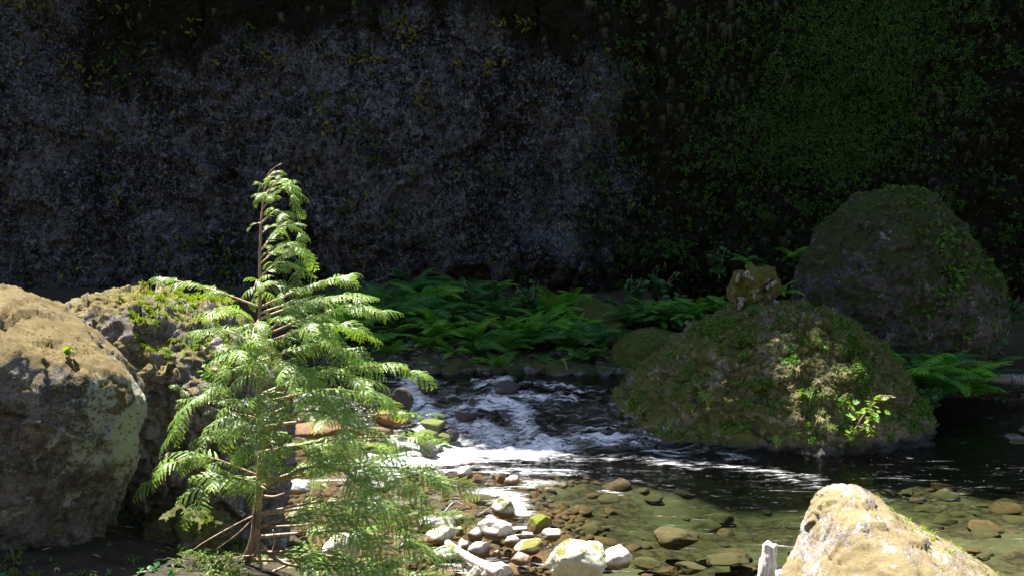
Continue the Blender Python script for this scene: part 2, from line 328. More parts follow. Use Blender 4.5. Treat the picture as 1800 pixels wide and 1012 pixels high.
# ------------------------------------------------------------------ the lie of the land
def W(x, y):
    return .5*S(13.2, 15.4, y+.3*x)*(1-S(2.6, 4.6, x))
_nx = np.array([-60, -7, -4.2, -3.1, -2.4, -1.8, -1, 0, 2, 5, 9, 60.]); _ny = np.array([16, 14.5, 13.2, 11.6, 10.0, 9.0, 8.2, 7.6, 6.9, 6.3, 6., 6])
_fx = np.array([-60, -6, -2, 2, 5, 8, 9.5, 12, 60.]); _fy = np.array([17.6, 17.3, 17.2, 17.0, 17.2, 16.9, 16.2, 17.4, 17.6])
def ground_z(x, y):
    x = np.asarray(x, float); y = np.asarray(y, float); q = xyz(x, y).reshape(-1, 3); sh = x.shape
    b = W(x, y)-.18-.36*np.exp(-((x-3.2)/2.0)**2-((y-11.9-.05*(x-3))/1.2)**2)-.12*np.exp(-((x-1.4)/1.2)**2-((y-10.9)/1.2)**2)-.25*S(12, 15, y)*S(-1, .5, x)
    b = b-.22*np.exp(-((x-2.4)/1.9)**2-((y-9.6)/1.5)**2)
    b = b-.25*np.exp(-((x-7)/1.8)**2-((y-12)/2.)**2)
    b = b+(.10*fbm(q, .9, 4)+.05*fbm(q, 3.1, 3)).reshape(sh)
    dn = np.interp(x, _nx, _ny)-y+.35*fbm(q, .5, 2, 5.).reshape(sh)
    near = np.where(dn > 0, 1.45*(1-np.exp(-dn*.42)), 0)*1.08
    df = y-np.interp(x, _fx, _fy)+.3*fbm(q, .7, 2, 9.).reshape(sh)
    far = np.where(df > 0, .55*(1-np.exp(-df*.9))+.14*df, 0)
    z = b+np.where(dn > 0, near+.10*S(0, .3, dn), 0)+np.where(df > 0, far*np.clip(1, 0, 1)+.12*S(0, .3, df), 0)
    hill = np.clip(-y-5, 0, None)  # rising ground behind the camera, added to block low sky and deepen the shade
    return z+.75*np.minimum(hill, 45)+.04*fbm(q, 2.2, 3, 3.).reshape(sh)*S(0, 1, dn)
def axis(parts):
    return np.unique(np.concatenate([np.arange(a, b, s) for a, b, s in parts]).round(4))
gx = axis([(-220, -40, 15), (-40, -8, 1.2), (-8, 10, .06), (10, 40, 1.2), (40, 221, 15)])
gy = axis([(-120, -10, 6), (-10, 3.5, .5), (3.5, 19, .06), (19, 24, .25), (24, 60, 4), (60, 221, 20)])
GX, GY = np.meshgrid(gx, gy); GZ = ground_z(GX, GY)
GV = np.stack([GX, GY, GZ], -1).reshape(-1, 3)
depth = W(GX, GY)-GZ
ob('ground', make_mesh('ground', GV, grid_faces(len(gx), len(gy)), True, {'bed': S(-.06, .04, depth).ravel()}), M['ground'], label='stony creek bed and dark earthen banks', kind='structure')

# cliff: one high wall; its unseen rim is shaped to cast the wanted shade and sun patch
def shade_rim(gx_, gy_):
    tt = (22.6-gy_)/SUN[1]; return gx_+SUN[0]*tt, .3+SUN[2]*tt
edge = [(-14, 18.2), (-6, 16.8), (-2.6, 15.3), (-1.8, 14.6), (-1.2, 14.05), (-.4, 13.35), (.6, 13.05), (1.2, 12.9), (1.8, 12.75), (2.6, 12.5), (3.35, 12.4), (3.75, 12.6), (3.88, 13.15), (4.1, 13.3), (4.45, 13.02), (4.6, 13.26), (5.0, 13.14), (5.3, 12.9), (5.75, 12.5), (6.2, 12.6), (7, 13.2), (8.2, 13.1), (9.5, 13.8), (14, 13.5)]
RX, RH = zip(*[shade_rim(a, b) for a, b in edge]); RX = np.array(RX); RH = np.array(RH)
assert (np.diff(RX) > 0).all(), RX
def rim(x): return np.interp(x, np.concatenate([[-60], RX, [60]]), np.concatenate([[RH[0]], RH, [RH[-1]+4]]))
def cliff_y(x, z):
    sh = x.shape; q = xyz(x, 0*x, z).reshape(-1, 3); q[:, 2] = z.ravel(); fl = 1-S(9, 11.5, z)
    y = 22.6+(.55*fbm(q, .22, 3, 2.)).reshape(sh)*fl
    y = y+fl*(.55*S(1.6, 2.8, x+.25*fbm(q, .6, 3).reshape(sh))-.45*np.exp(-((x-.9)/.9)**2-((z-2.35)/.55)**2))
    y = y+fl*(.5*np.exp(-((z-1.2)/.55)**2)*S(-6, -1, x))-.6*S(-9, -14, x)*fl
    d = .26*fbm(q*[1, 1, .75], .9, 5, 7.).reshape(sh)+.13*fbm(q, 2.6, 4, 1., True).reshape(sh)+.075*fbm(q, 8, 3, 4.).reshape(sh)+.05*pn(q*17.).reshape(sh)
    wq = q+.3*np.stack([fbm(q, 1.1, 3, 3.), 0*q[:, 0], fbm(q, 1.1, 3, 9.)], -1); d = d+.22*facet(wq*[1, 1, .7], .75, 3).reshape(sh)+.10*facet(wq*[1, 1, .7], 2.1, 5).reshape(sh)+.04*facet(wq, 5.5, 9).reshape(sh)
    return y-d*fl
cx = axis([(-45, -13.5, 1.0), (-13.5, 13.8, .05), (13.8, 46, 1.0)])
cz = axis([(-1, .4, .35), (.4, 8.8, .05), (8.8, 11.6, .4)])
CX, CZ = np.meshgrid(cx, cz); CY = cliff_y(CX, CZ)
ux = np.broadcast_to(cx, (10, len(cx))); k = np.linspace(0, 1, 11)[1:, None]
UZ = 11.6+(rim(ux)-11.6)*k; UZ = np.where(k < 1, UZ, rim(ux)); UZ = np.maximum(UZ, 11.6-.5*0)
UY = np.full_like(UZ, 22.6)
TX = np.broadcast_to(cx, (3, len(cx))); TZ = np.stack([UZ[-1]-.4, UZ[-1]+1-3, np.full(len(cx), 0.)]); TY = np.stack([np.full(len(cx), 24.), np.full(len(cx), 60.), np.full(len(cx), 110.)])
CV = np.stack([np.concatenate([CX, ux, TX]), np.concatenate([CY, UY, TY]), np.concatenate([CZ, UZ, TZ])], -1)
cshape = CV.shape[:2]; CV = CV.reshape(-1, 3)
def cliff_moss(x, z):
    q = xyz(x, 0*x, z).reshape(-1, 3); q[:, 2] = np.ravel(z)
    n = fbm(q, .35, 4, 3.).reshape(np.shape(x)); n2 = fbm(q*[1, 1, .35], .9, 3, 8.).reshape(np.shape(x))
    m = .10+.72*S(.4, 3.8, x+3.2*n+1.2*n2)+.75*S(6.6, 8.2, z+.9*n2+.35*np.sin(x*.7))*S(-9.5, -7, x)
    m = m+.5*np.exp(-((x+9.2)/1.6)**2)*S(5.2, 6.8, z)+.55*S(2.6, 1.6, z+.5*n)*S(-6.5, -5, x)*S(-3.4, -4.6, x)
    m = m+.30*S(3.6, 1.4, z+.4*n)*S(-4, -1, x)-.5*np.exp(-((x-7.6)/.28)**2-((z-4.6)/.9)**2)-.35*np.exp(-((x-8.6)/.7)**2-((z-3.6)/.3)**2)
    return np.clip(m+.30*n+.22*n2, 0, 1)
CM = cliff_moss(CV[:, 0], CV[:, 2]); CF = grid_faces(cshape[1], cshape[0])
ob('cliff', make_mesh('cliff', CV, CF, True, {'moss': CM, 'green': np.clip(np.exp(-((CV[:, 0]-7.2-.35*(CV[:, 2]-5))/1.6)**2)*S(3.6, 5, CV[:, 2])+.8*fbm(CV, 1., 3, 3.)*S(1, 3.5, CV[:, 0]), 0, 1)}), M['cliff'], label='tall dark rock wall of the gorge', kind='structure')
nvis = len(cz)

# ------------------------------------------------------------------ water
def dist_poly(x, y, pts):
    best = np.full(np.shape(x), 1e9)
    for (ax, ay), (bx, by) in zip(pts[:-1], pts[1:]):
        dx, dy = bx-ax, by-ay; tt = np.clip(((x-ax)*dx+(y-ay)*dy)/(dx*dx+dy*dy), 0, 1)
        best = np.minimum(best, np.hypot(x-ax-tt*dx, y-ay-tt*dy))
    return best
def streak(px_pts, z): return [tuple(PZ(a, b, z)[:2]) for a, b in px_pts]
wx = axis([(-9, -3.4, .25), (-3.4, 4.2, .04), (4.2, 9, .08), (9, 30, 1.)])
wy = axis([(4.4, 8.4, .3), (8.4, 12, .06), (12, 17.4, .04), (17.4, 20, .3)])
WX, WY = np.meshgrid(wx, wy); q = xyz(WX, WY)
rap = S(13.0, 13.7, WY+.3*WX)*(1-S(15.4, 16.3, WY+.3*WX))*(1-S(1.6, 2.4, WX))
foam = np.zeros_like(WX); wn1 = 1.6*fbm(q, 1.5, 4, 21.).reshape(WX.shape); wn2 = 1.6*fbm(q, 1.5, 4, 51.).reshape(WX.shape)
for pts, z, wd, a in [
    ([(690, 812), (760, 808), (830, 800), (900, 798), (965, 792)], 0, .34, 1.15), ([(960, 792), (1030, 786), (1080, 790)], 0, .22, .85), ([(700, 790), (790, 785), (850, 790)], .05, .28, .9),
    ([(1040, 786), (1150, 800), (1250, 815), (1330, 826), (1440, 842)], 0, .13, .50), ([(1090, 782), (1200, 795), (1300, 810)], 0, .12, .42), ([(1000, 806), (1130, 806), (1230, 822)], 0, .12, .45),
    ([(850, 865), (890, 872), (912, 900)], 0, .14, 1.0), ([(845, 862), (900, 858), (960, 852)], 0, .10, .6), ([(870, 830), (930, 826), (1000, 832)], 0, .12, .6), ([(900, 842), (990, 848)], 0, .08, .5), ([(700, 835), (780, 826), (850, 822)], 0, .14, .55),
    ([(905, 930), (950, 915)], 0, .06, .5), ([(780, 985), (830, 1005)], 0, .1, .5), ([(880, 985), (960, 990)], 0, .08, .35), ([(1060, 862), (1090, 868)], 0, .05, .5), ([(1380, 838), (1440, 856)], 0, .10, .5),
    ([(715, 690), (745, 715), (765, 728)], .35, .16, 1.0), ([(740, 725), (800, 722), (870, 722)], .3, .18, .8), ([(760, 745), (830, 748), (900, 758)], .2, .22, .95), ([(800, 765), (880, 772), (960, 775)], .1, .20, .8),
    ([(880, 695), (895, 715), (920, 730), (960, 745)], .35, .17, .95), ([(850, 690), (870, 675), (885, 668)], .45, .14, .95), ([(905, 705), (950, 708), (1010, 712)], .4, .12, .9), ([(920, 680), (980, 690), (1030, 698)], .45, .10, .8), ([(950, 672), (990, 676)], .48, .08, .6), ([(960, 725), (1010, 716), (1050, 722)], .35, .08, .5),
    ([(830, 684), (850, 682)], .42, .1, .9), ([(760, 700), (830, 704)], .4, .08, .6), ([(640, 765), (700, 770), (740, 765)], .25, .1, .7), ([(700, 745), (735, 757)], .25, .1, .9), ([(560, 835), (640, 830), (700, 820)], .05, .1, .45), ([(540, 905), (640, 895), (720, 880)], 0, .1, .35), ([(690, 660), (760, 664)], .5, .05, .4), ([(1000, 765), (1080, 750)], .15, .06, .35)]:
    wq = .05+.5*wd; d = dist_poly(WX+wq*wn1, WY+wq*.7*wn2, streak(pts, z)); foam = np.maximum(foam, a*np.exp(-(d/(wd*1.4))**2))
foam = np.maximum(foam, .26*rap)
flow = np.stack([q[:, 0]*.9+q[:, 1]*.25, q[:, 1]*1.7-q[:, 0]*.35, 0*q[:, 0]], -1)
turb = fbm(flow, 2.4, 4, 2., True).reshape(WX.shape); turb2 = fbm(flow, 6.5, 3, 5.).reshape(WX.shape)
fr_ = np.clip(foam, 0, 1)
WZ = W(WX, WY)+rap*(.10*turb+.04*turb2)+fr_*(.035*turb2+.03*turb)+.012*fbm(flow, 1.6, 3, 8.).reshape(WX.shape)*S(12.2, 9, WY)*0+.006*fbm(q, 2.2, 3).reshape(WX.shape)
# current heaping over hidden rocks
for px, py, zz, r, a in [(880, 700, .4, .28, .14), (850, 712, .35, .22, .10), (800, 735, .3, .3, .10), (935, 735, .3, .28, .09), (760, 720, .3, .22, .10), (980, 712, .4, .25, .08), (860, 748, .2, .25, .08)]:
    c = PZ(px, py, zz); WZ += a*np.exp(-((WX-c[0])/r)**2-((WY-c[1])/(r*.8))**2)
rough_w = np.clip(rap+fr_*.8+.25*np.exp(-((WY-12.3)/1.1)**2)+.8*S(.6, -1., WX)*S(8, 9, WY), 0, 1.3)
fleck = np.exp(-((WY-11.6-.1*WX)/.9)**2)*S(-.5, 1, WX)
nX, nY = len(wx), len(wy); WV = np.stack([WX, WY, WZ], -1).reshape(-1, 3); WF = grid_faces(nX, nY)
ring = np.concatenate([np.arange(nX), np.arange(1, nY)*nX+nX-1, (nY-1)*nX+np.arange(nX-2, -1, -1), np.arange(nY-2, 0, -1)*nX])
lo = WV[ring].copy(); lo[:, 2] = -3; nr = len(ring); nb = len(WV); j = np.arange(nr)
skirt = np.stack([ring, nb+j, nb+(j+1) % nr, ring[(j+1) % nr]], -1)
WVV = np.concatenate([WV, lo, [[10, 12, -3]]]); fan = np.stack([nb+(j+1) % nr, nb+j, np.full(nr, nb+nr)], -1)
pad = lambda a: np.concatenate([a.ravel(), np.zeros(nr+1)])
ob('creek_water', make_mesh('creek_water', WVV, [WF, skirt, fan], True, {'foam': pad(foam), 'rough_water': pad(rough_w), 'fleck': pad(fleck)}), M['water'], label='clear creek water breaking white over a small rapid into a green pool', kind='structure')

# ------------------------------------------------------------------ rock shapes
def ico(sub):
    import bmesh
    bm = bmesh.new(); bmesh.ops.create_icosphere(bm, subdivisions=sub, radius=1)
    V = np.array([v.co[:] for v in bm.verts]); F = np.array([[v.index for v in f.verts] for f in bm.faces]); bm.free(); return V, F
ICO = {s: ico(s) for s in (2, 3, 4, 5)}
def cobble(seed, sub=3, cuts=9, flat=1., rough=.05, soft=.75):
    r = np.random.default_rng(seed); V, F = ICO[sub]; V = V.copy()
    for _ in range(cuts):
        n = r.normal(size=3); n /= np.linalg.norm(n); h = r.uniform(.55, .88)
        V -= np.clip(V@n-h, 0, None)[:, None]*n*soft
    V *= 1+rough*2*fbm(V, 1.3, 3, seed*3.1)[:, None]+rough*.5*fbm(V, 5, 3, seed)[:, None]
    V -= (V.max(0)+V.min(0))/2; V /= (V.max(0)-V.min(0))/2
    return V, F
def loft(levels, nphi=220, nlev=150, expo=2.2):
    """closed-top rock from levels (z, cx, cy, left, right, front, back)"""
    Lv = np.array(levels, float); s = np.concatenate([[0], np.cumsum(np.hypot(np.diff(Lv[:, 0]), np.diff((Lv[:, 3]+Lv[:, 4]+Lv[:, 5]+Lv[:, 6])/4)))])
    u = np.linspace(0, s[-1], nlev); c = np.stack([np.interp(u, s, Lv[:, k]) for k in range(7)], -1)
    for _ in range(5): c[1:-1] = (c[:-2]+2*c[1:-1]+c[2:])/4
    ph = np.arange(nphi)/nphi*2*np.pi; cp, sp = np.cos(ph), np.sin(ph)
    rx = np.where(cp[None] > 0, c[:, 4:5], c[:, 3:4]); ry = np.where(sp[None] > 0, c[:, 6:7], c[:, 5:6])
    rr = 1/((np.abs(cp)[None]/np.maximum(rx, 1e-4))**expo+(np.abs(sp)[None]/np.maximum(ry, 1e-4))**expo)**(1/expo)
    V = np.stack([c[:, 1:2]+rr*cp, c[:, 2:3]+rr*sp, np.broadcast_to(c[:, 0:1], rr.shape)], -1).reshape(-1, 3)
    return V, grid_faces(nphi, nlev, True)
def displace(V, F, layers):
    n = vnormals(V, F); d = 0
    for kind, s, a, o in layers: d = d+(a*facet(V+.12/s*np.stack([fbm(V, s*2.2, 2, 3.), fbm(V, s*2.2, 2, 13.), fbm(V, s*2.2, 2, 23.)], -1), s, int(s*7)) if kind == 'f' else a*fbm(V, s, o, 11.*s, kind == 'r'))
    return V+n*np.asarray(d)[:, None]
def local(V, o): return V-np.asarray(o)[None]

# ------------------------------------------------------------------ plant templates
def blade_tuft(n, length, droop, width, spread, seed, seg=3):
    r = np.random.default_rng(seed); V, F = [], []
    for k in range(n):
        a = r.uniform(0, 2*np.pi); out = spread*r.uniform(.2, 1); L = length*r.uniform(.55, 1.1); d = np.array([math.cos(a), math.sin(a), 0]); sd = np.array([-d[1], d[0], 0])
        s = np.linspace(0, 1, seg+1); px = L*out*(s*.9+.1*s*s); pz = L*(s*(1-out*.4)-droop*s*s*r.uniform(.7, 1.3))
        c = px[:, None]*d+np.stack([0*s, 0*s, pz], -1)+np.array([r.normal()*.04*length, r.normal()*.04*length, 0])
        wv = width*(1-s**1.5*.95)[:, None]*sd; b = len(V)*0+sum(len(v) for v in V)
        V.append(np.concatenate([c-wv, c+wv])); m = seg+1; i = np.arange(seg)
        F.append(np.stack([b+i, b+m+i, b+m+i+1, b+i+1], -1))
    return np.concatenate(V), np.concatenate(F)
def leaf_shape(kind):
    if kind == 'round': o = np.array([(0, 0), (.42, .18), (.5, .55), (.22, .95), (-.22, .95), (-.5, .55), (-.42, .18)])
    elif kind == 'kite': return np.array([(0, 0, 0), (.45, .5, .06), (0, 1, -.05), (-.45, .5, .06)]), np.array([(0, 1, 2), (0, 2, 3)])
    elif kind == 'lance': o = np.array([(0, 0), (.17, .25), (.17, .55), (0, 1), (-.17, .55), (-.17, .25)])
    else: o = np.array([(0, 0), (.30, .05), (.55, .30), (.28, .42), (.45, .72), (.16, .66), (0, 1), (-.16, .66), (-.45, .72), (-.28, .42), (-.55, .30), (-.30, .05)])
    V = np.concatenate([[(0, .45, -.06)], np.c_[o, .04*np.cos(o[:, 1]*3)+.1*np.abs(o[:, 0])]])
    n = len(o); i = np.arange(n); return V, np.stack([np.zeros(n, int), 1+i, 1+(i+1) % n], -1)
def rot_rand(n, r, tilt=.9):
    up = np.stack([r.normal(size=n)*tilt, r.normal(size=n)*tilt-.25*tilt, np.ones(n)], -1); f = r.normal(size=(n, 3)); return frames(up, f)
def clump(n, radius, size, kind, seed, tall=.6):
    r = np.random.default_rng(seed); v, f = leaf_shape(kind); R = rot_rand(n, r)*(size*r.uniform(.5, 1.15, n))[:, None, None]
    L = r.normal(size=(n, 3))*[radius*.5, radius*.5, radius*.5*tall]; L[:, 2] = np.abs(L[:, 2]); V, F, _ = merge(v, f, R, L); return V, F
def frond(seed, npair=20, width=.17, a0=70, a1=-35, sub=False):
    """a fern frond of length 1 along +y, arching; returns V, F, tip"""
    r = np.random.default_rng(seed); m = npair+1; s = np.linspace(0, 1, m)
    ang = np.radians(a0+(a1-a0)*s**.8+r.normal()*4); step = 1/npair
    y = np.concatenate([[0], np.cumsum(np.cos(ang[:-1])*step)]); z = np.concatenate([[0], np.cumsum(np.sin(ang[:-1])*step)]); c = np.stack([.04*np.sin(s*3+seed)*s, y, z], -1)
    V, F, T = [], [], []; nb = 0
    for k in range(2, m):
        ss = s[k]; L = width*(np.sin(min(1, ss*1.5+.08)*np.pi/2)**.8)*(1-ss)**.62*1.5+.012
        tg = np.array([0, math.cos(ang[k]), math.sin(ang[k])]); up = np.array([0, -math.sin(ang[k]), math.cos(ang[k])])
        for sd in (-1, 1):
            dr = np.array([sd, 0, 0])*.9+tg*.38-up*r.uniform(.10, .35); dr /= np.linalg.norm(dr); wv = tg*step*.40
            if sub:
                nn = 4; base = c[k]
                for e in range(nn+1):
                    q0 = base+dr*L*(e/(nn+1)); hw = step*.62*(1-e/(nn+1.5))
                    for s2 in (-1, 1):
                        p1 = q0+dr*L*.20+tg*s2*hw; V += [q0-dr*L*.03, q0+dr*L*.24, p1]; F.append((nb, nb+1, nb+2)); T += [e/nn*.6+.4*ss]*3; nb += 3
            else:
                V += [c[k]-wv*.5, c[k]+wv*.5, c[k]+dr*L*.5+wv-up*.02*L, c[k]+dr*L*.5-wv, c[k]+dr*L-up*L*.18]
                F += [(nb, nb+1, nb+2), (nb, nb+2, nb+3), (nb+3, nb+2, nb+4)]; T += [ss*.5, ss*.5, ss*.7, ss*.7, ss]; nb += 5
    for k in range(0, m-1, 2):
        k2 = min(k+2, m-1); h = .006*(1-s[k]*.7)*np.array([1, 0, 0]); V += [c[k]-h, c[k]+h, c[k2]+h*.8, c[k2]-h*.8]; F += [(nb, nb+1, nb+2), (nb, nb+2, nb+3)]; T += [.1]*4; nb += 4
    return np.array(V), np.array(F), np.clip(np.array(T), 0, 1)
def cedar_spray(seed, npin=15, droop=55, a0=15):
    """flat cedar spray of length 1 along +y, face up, tip hanging; many overlapping leaf scales"""
    r = np.random.default_rng(seed); m = npin+1; s = np.linspace(0, 1, m); ang = np.radians(a0-(a0+droop)*s**1.3); st = 1/npin
    y = np.concatenate([[0], np.cumsum(np.cos(ang[:-1])*st)]); z = np.concatenate([[0], np.cumsum(np.sin(ang[:-1])*st)])
    bend = r.normal()*.10; c = np.stack([bend*s*s, y, z], -1); V, F, T = [], [], []; nb = 0
    def quad(a, b, hw, t0, t1):
        nonlocal nb
        V.extend([a-hw*.6, a+hw*.6, a+(b-a)*.55+hw, b, a+(b-a)*.55-hw]); F.extend([(nb, nb+1, nb+2), (nb, nb+2, nb+4), (nb+4, nb+2, nb+3)]); T.extend([t0, t0, (t0+t1)/2, t1, (t0+t1)/2]); nb += 5
    for k in range(1, m):
        ss = s[k]; sd0 = 1 if k % 2 else -1
        for sd, f in ((sd0, 1.), (-sd0, .9)):
            L = .44*f*min(1, .45+ss*1.9)*(1.05-ss)**.62*r.uniform(.75, 1.12)
            tg = np.array([0, math.cos(ang[k]), math.sin(ang[k])]); up = np.array([0, -math.sin(ang[k]), math.cos(ang[k])])
            base = c[k]-tg*(0 if f == 1. else st*.5); dr = np.array([sd*.80, 0, 0])+tg*r.uniform(.5, .7); dr /= np.linalg.norm(dr); pr = np.cross(up, dr)
            nl = max(4, int(L/.030)); prev = base; hang = r.uniform(.25, .6)
            for e in range(nl):
                u = (e+.5)/nl; p = base+dr*L*u-up*(L*hang*u*u)+tg*(.06*u*u)
                ll = (.020+.046*(1-u)**.7*min(1, .3+3*u))*r.uniform(.75, 1.2)
                for s2 in (-1, 1):
                    d2 = dr*.80+pr*s2*.60-up*(.15+.3*u)+r.normal(size=3)*.08; d2 /= np.linalg.norm(d2); tip0 = .10+.55*u*(.35+.65*ss); quad(p, p+d2*ll, np.cross(up, d2)*.0080, tip0*.4, min(1, tip0+.35*u))
                quad(prev, p+dr*.012, pr*.0075, .1, .2); prev = p
            quad(prev, prev+dr*.05-up*.03, pr*.011, .4, 1.)
    for k in range(m-1):
        h = .012*(1-s[k]*.7)*np.array([1, 0, 0]); quad(c[k], c[k+1]+(c[k+1]-c[k])*.3, h, 0, .1)
    return np.array(V), np.array(F), np.clip(np.array(T), 0, 1)

# ------------------------------------------------------------------ big rocks
def z_at(py, Y): return P(900, py, Y)[2]
def x_at(px, Y): return P(px, 500, Y)[0]
ROCKS = {}
def rock_thing(name, V, F, mat, label, cat='boulder', base=None, attrs=None):
    base = np.array([V[:, 0].mean(), V[:, 1].mean(), V[:, 2].min()]) if base is None else base
    o = ob(name, make_mesh(name, local(V, base), F, True, attrs), mat, None, label, cat, loc=base); ROCKS[label] = (V, F); return o
# mound in mid stream
Y0 = 14.45
def lv(rows, Y, front, back, yoff=0):
    out = []
    for py, pl, pr, k in rows:
        xl, xr = x_at(pl, Y), x_at(pr, Y); cxm = (xl+xr)/2; out.append((z_at(py, Y), cxm, Y+yoff, (xr-xl)/2, (xr-xl)/2, front*k, back*k))
    return out
mound_rows = [(840, 1085, 1605, 1.06), (790, 1080, 1618, 1.02), (760, 1074, 1626, .98), (735, 1075, 1627, .94), (710, 1084, 1616, .88), (680, 1106, 1596, .79), (645, 1142, 1572, .68), (610, 1180, 1538, .55), (580, 1222, 1498, .42), (558, 1265, 1462, .29), (546, 1300, 1428, .17), (540, 1340, 1390, .07), (538, 1364, 1366, .004)]
V, F = loft(lv(mound_rows, Y0, 1.55, 1.9), 300, 190, 2.1)
V = displace(V, F, [('n', .7, .16, 3), ('r', 1.8, .08, 4), ('f', 3.2, .10, 0), ('f', 8, .045, 0), ('n', 12, .03, 3), ('n', 26, .02, 2)])
MOUND = (V, F); rock_thing('mossy_boulder', V, F, M['mound'], 'broad moss-covered boulder standing in the creek with a patch of sun on it')
# dome boulder behind
dome_rows = [(655, 1500, 1640, .55), (640, 1470, 1690, .72), (610, 1440, 1728, .88), (570, 1420, 1748, .98), (530, 1410, 1756, 1.0), (490, 1412, 1742, .98), (450, 1424, 1706, .92), (410, 1446, 1672, .8), (375, 1472, 1650, .66), (352, 1508, 1632, .46), (340, 1545, 1615, .24), (336, 1580, 1590, .01)]
V, F = loft(lv(dome_rows, 17.6, 1.5, 1.5), 260, 180, 2.2)
V = displace(V, F, [('n', .6, .16, 3), ('r', 1.7, .07, 4), ('f', 2.6, .10, 0), ('f', 7, .045, 0), ('n', 13, .025, 3)])
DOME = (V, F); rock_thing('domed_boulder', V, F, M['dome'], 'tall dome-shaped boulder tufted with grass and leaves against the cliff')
# sunlit rock at the lower right
r_rows = [(1560, 1280, 2080, 1.7), (1200, 1345, 1940, 1.5), (1100, 1378, 1862, 1.28), (1060, 1392, 1808, 1.12), (1012, 1404, 1758, .98), (970, 1420, 1692, .84), (930, 1434, 1632, .66), (900, 1444, 1578, .48), (881, 1450, 1556, .36), (870, 1462, 1534, .22), (864, 1474, 1516, .12), (861, 1490, 1498, .01)]
V, F = loft(lv(r_rows, 5.0, .95, .55), 300, 200, 2.0)
V = displace(V, F, [('n', 1.6, .05, 3), ('r', 4.5, .015, 4), ('f', 5, .016, 0), ('f', 17, .007, 0), ('n', 30, .006, 3), ('n', 60, .004, 2)])
SUNR = (V, F); rock_thing('pointed_boulder', V, F, M['sunrock'], 'pale sunlit pointed boulder with golden moss at the near edge of the pool')
# left foreground boulder
def cut(V, n, p, soft=1.):
    n = np.asarray(n, float)/np.linalg.norm(n); return V-np.clip((V-np.asarray(p))@n, 0, None)[:, None]*n*soft
def spin(V, c, deg):
    a = math.radians(deg); d = V[:, :2]-np.array(c); return np.stack([c[0]+d[:, 0]*math.cos(a)-d[:, 1]*math.sin(a), c[1]+d[:, 0]*math.sin(a)+d[:, 1]*math.cos(a), V[:, 2]], -1)
b_lv = [(.8, -2.95, 5.55, 1.9, .62, .50, .8), (1.3, -2.95, 5.55, 2.0, .74, .60, .8), (1.7, -2.95, 5.55, 2.0, .90, .70, .8), (2.0, -2.95, 5.55, 2.0, .94, .76, .8), (2.2, -2.95, 5.55, 1.95, .84, .76, .78), (2.38, -2.98, 5.6, 1.9, .68, .72, .72), (2.52, -3.05, 5.75, 1.8, .56, .55, .6), (2.64, -3.2, 5.9, 1.6, .46, .36, .5), (2.70, -3.4, 6.05, 1.0, .3, .16, .3), (2.71, -3.5, 6.05, .004, .004, .004, .004)]
V, F = loft(b_lv, 330, 220, 2.8); V = spin(V, (-2.95, 5.55), 20)
V = cut(V, (.10, -.36, 1), P(110, 562, 5.3), .85); V = cut(V, (.9, -.2, .6), P(222, 585, 5.4), .7)
V = displace(V, F, [('n', 1.1, .07, 3), ('f', 1.9, .055, 0), ('f', 5.5, .022, 0), ('r', 7, .010, 3), ('f', 15, .011, 0), ('n', 40, .007, 2)]); V[:, 0] -= .12
LB = (V, F); ux_, uy_ = in_px(V[:, 0], V[:, 1], V[:, 2])
rock_thing('lichened_boulder', V, F, M['boulder_lichen'], 'huge boulder at the left edge with pale lichen on its shaded face', attrs={'lichen': np.clip(.12+.85*np.exp(-((ux_-225)/75)**2-((uy_-740)/110)**2)+.35*np.exp(-((ux_-60)/90)**2-((uy_-820)/90)**2)-.5*S(620, 540, uy_), 0, 1)})
b2 = [(.6, -2.45, 7.1, .8, .75, .75, .8), (1.3, -2.45, 7.1, .9, .82, .8, .9), (1.8, -2.45, 7.1, .9, .80, .8, .9), (2.08, -2.48, 7.1, .86, .70, .75, .85), (2.28, -2.55, 7.1, .74, .62, .62, .7), (2.42, -2.62, 7.1, .56, .50, .44, .5), (2.52, -2.68, 7.1, .30, .28, .2, .3), (2.55, -2.70, 7.1, .004, .004, .004, .004)]
V, F = loft(b2, 300, 210, 2.3); V = spin(V, (-2.45, 7.1), 14)
V = displace(V, F, [('n', 1.4, .07, 3), ('f', 3.2, .075, 0), ('f', 8.5, .05, 0), ('f', 18, .024, 0), ('n', 30, .012, 3)])
LB2 = (V, F); rock_thing('rugged_boulder', V, F, M['boulder_rough'], 'rugged sunlit boulder crowned with bright grass behind the cedar')
# small lit rocks wedged in the crevice below it
for k, (a, b, c, d, Y, lab, mt) in enumerate([(238, 640, 305, 672, 6.15, 'jagged pale rock wedged between the two left boulders', 'boulder_rough'), (272, 800, 325, 850, 6.0, 'dark rock with golden top in the crevice beside the cedar', 'boulder_rough'),
        (300, 640, 400, 790, 6.5, 'brown mossy rock bulging beneath the rugged boulder', 'boulder_rough'), (250, 880, 400, 1020, 6.1, 'dark mossy rock low in the shade left of the cedar trunk', 'mound')]):
    p0, p1 = P(a, b, Y), P(c, d, Y); V, F = cobble(60+k, 5, 10, rough=.16); sz = np.array([(p1[0]-p0[0])/2, (p1[0]-p0[0])*.5, (p0[2]-p1[2])/2])
    V = displace(V*sz+(p0+p1)/2, F, [('f', 7, .05, 0), ('f', 16, .022, 0), ('n', 30, .008, 3)]); rock_thing('crevice_rock', V, F, M[mt], lab, 'rock')
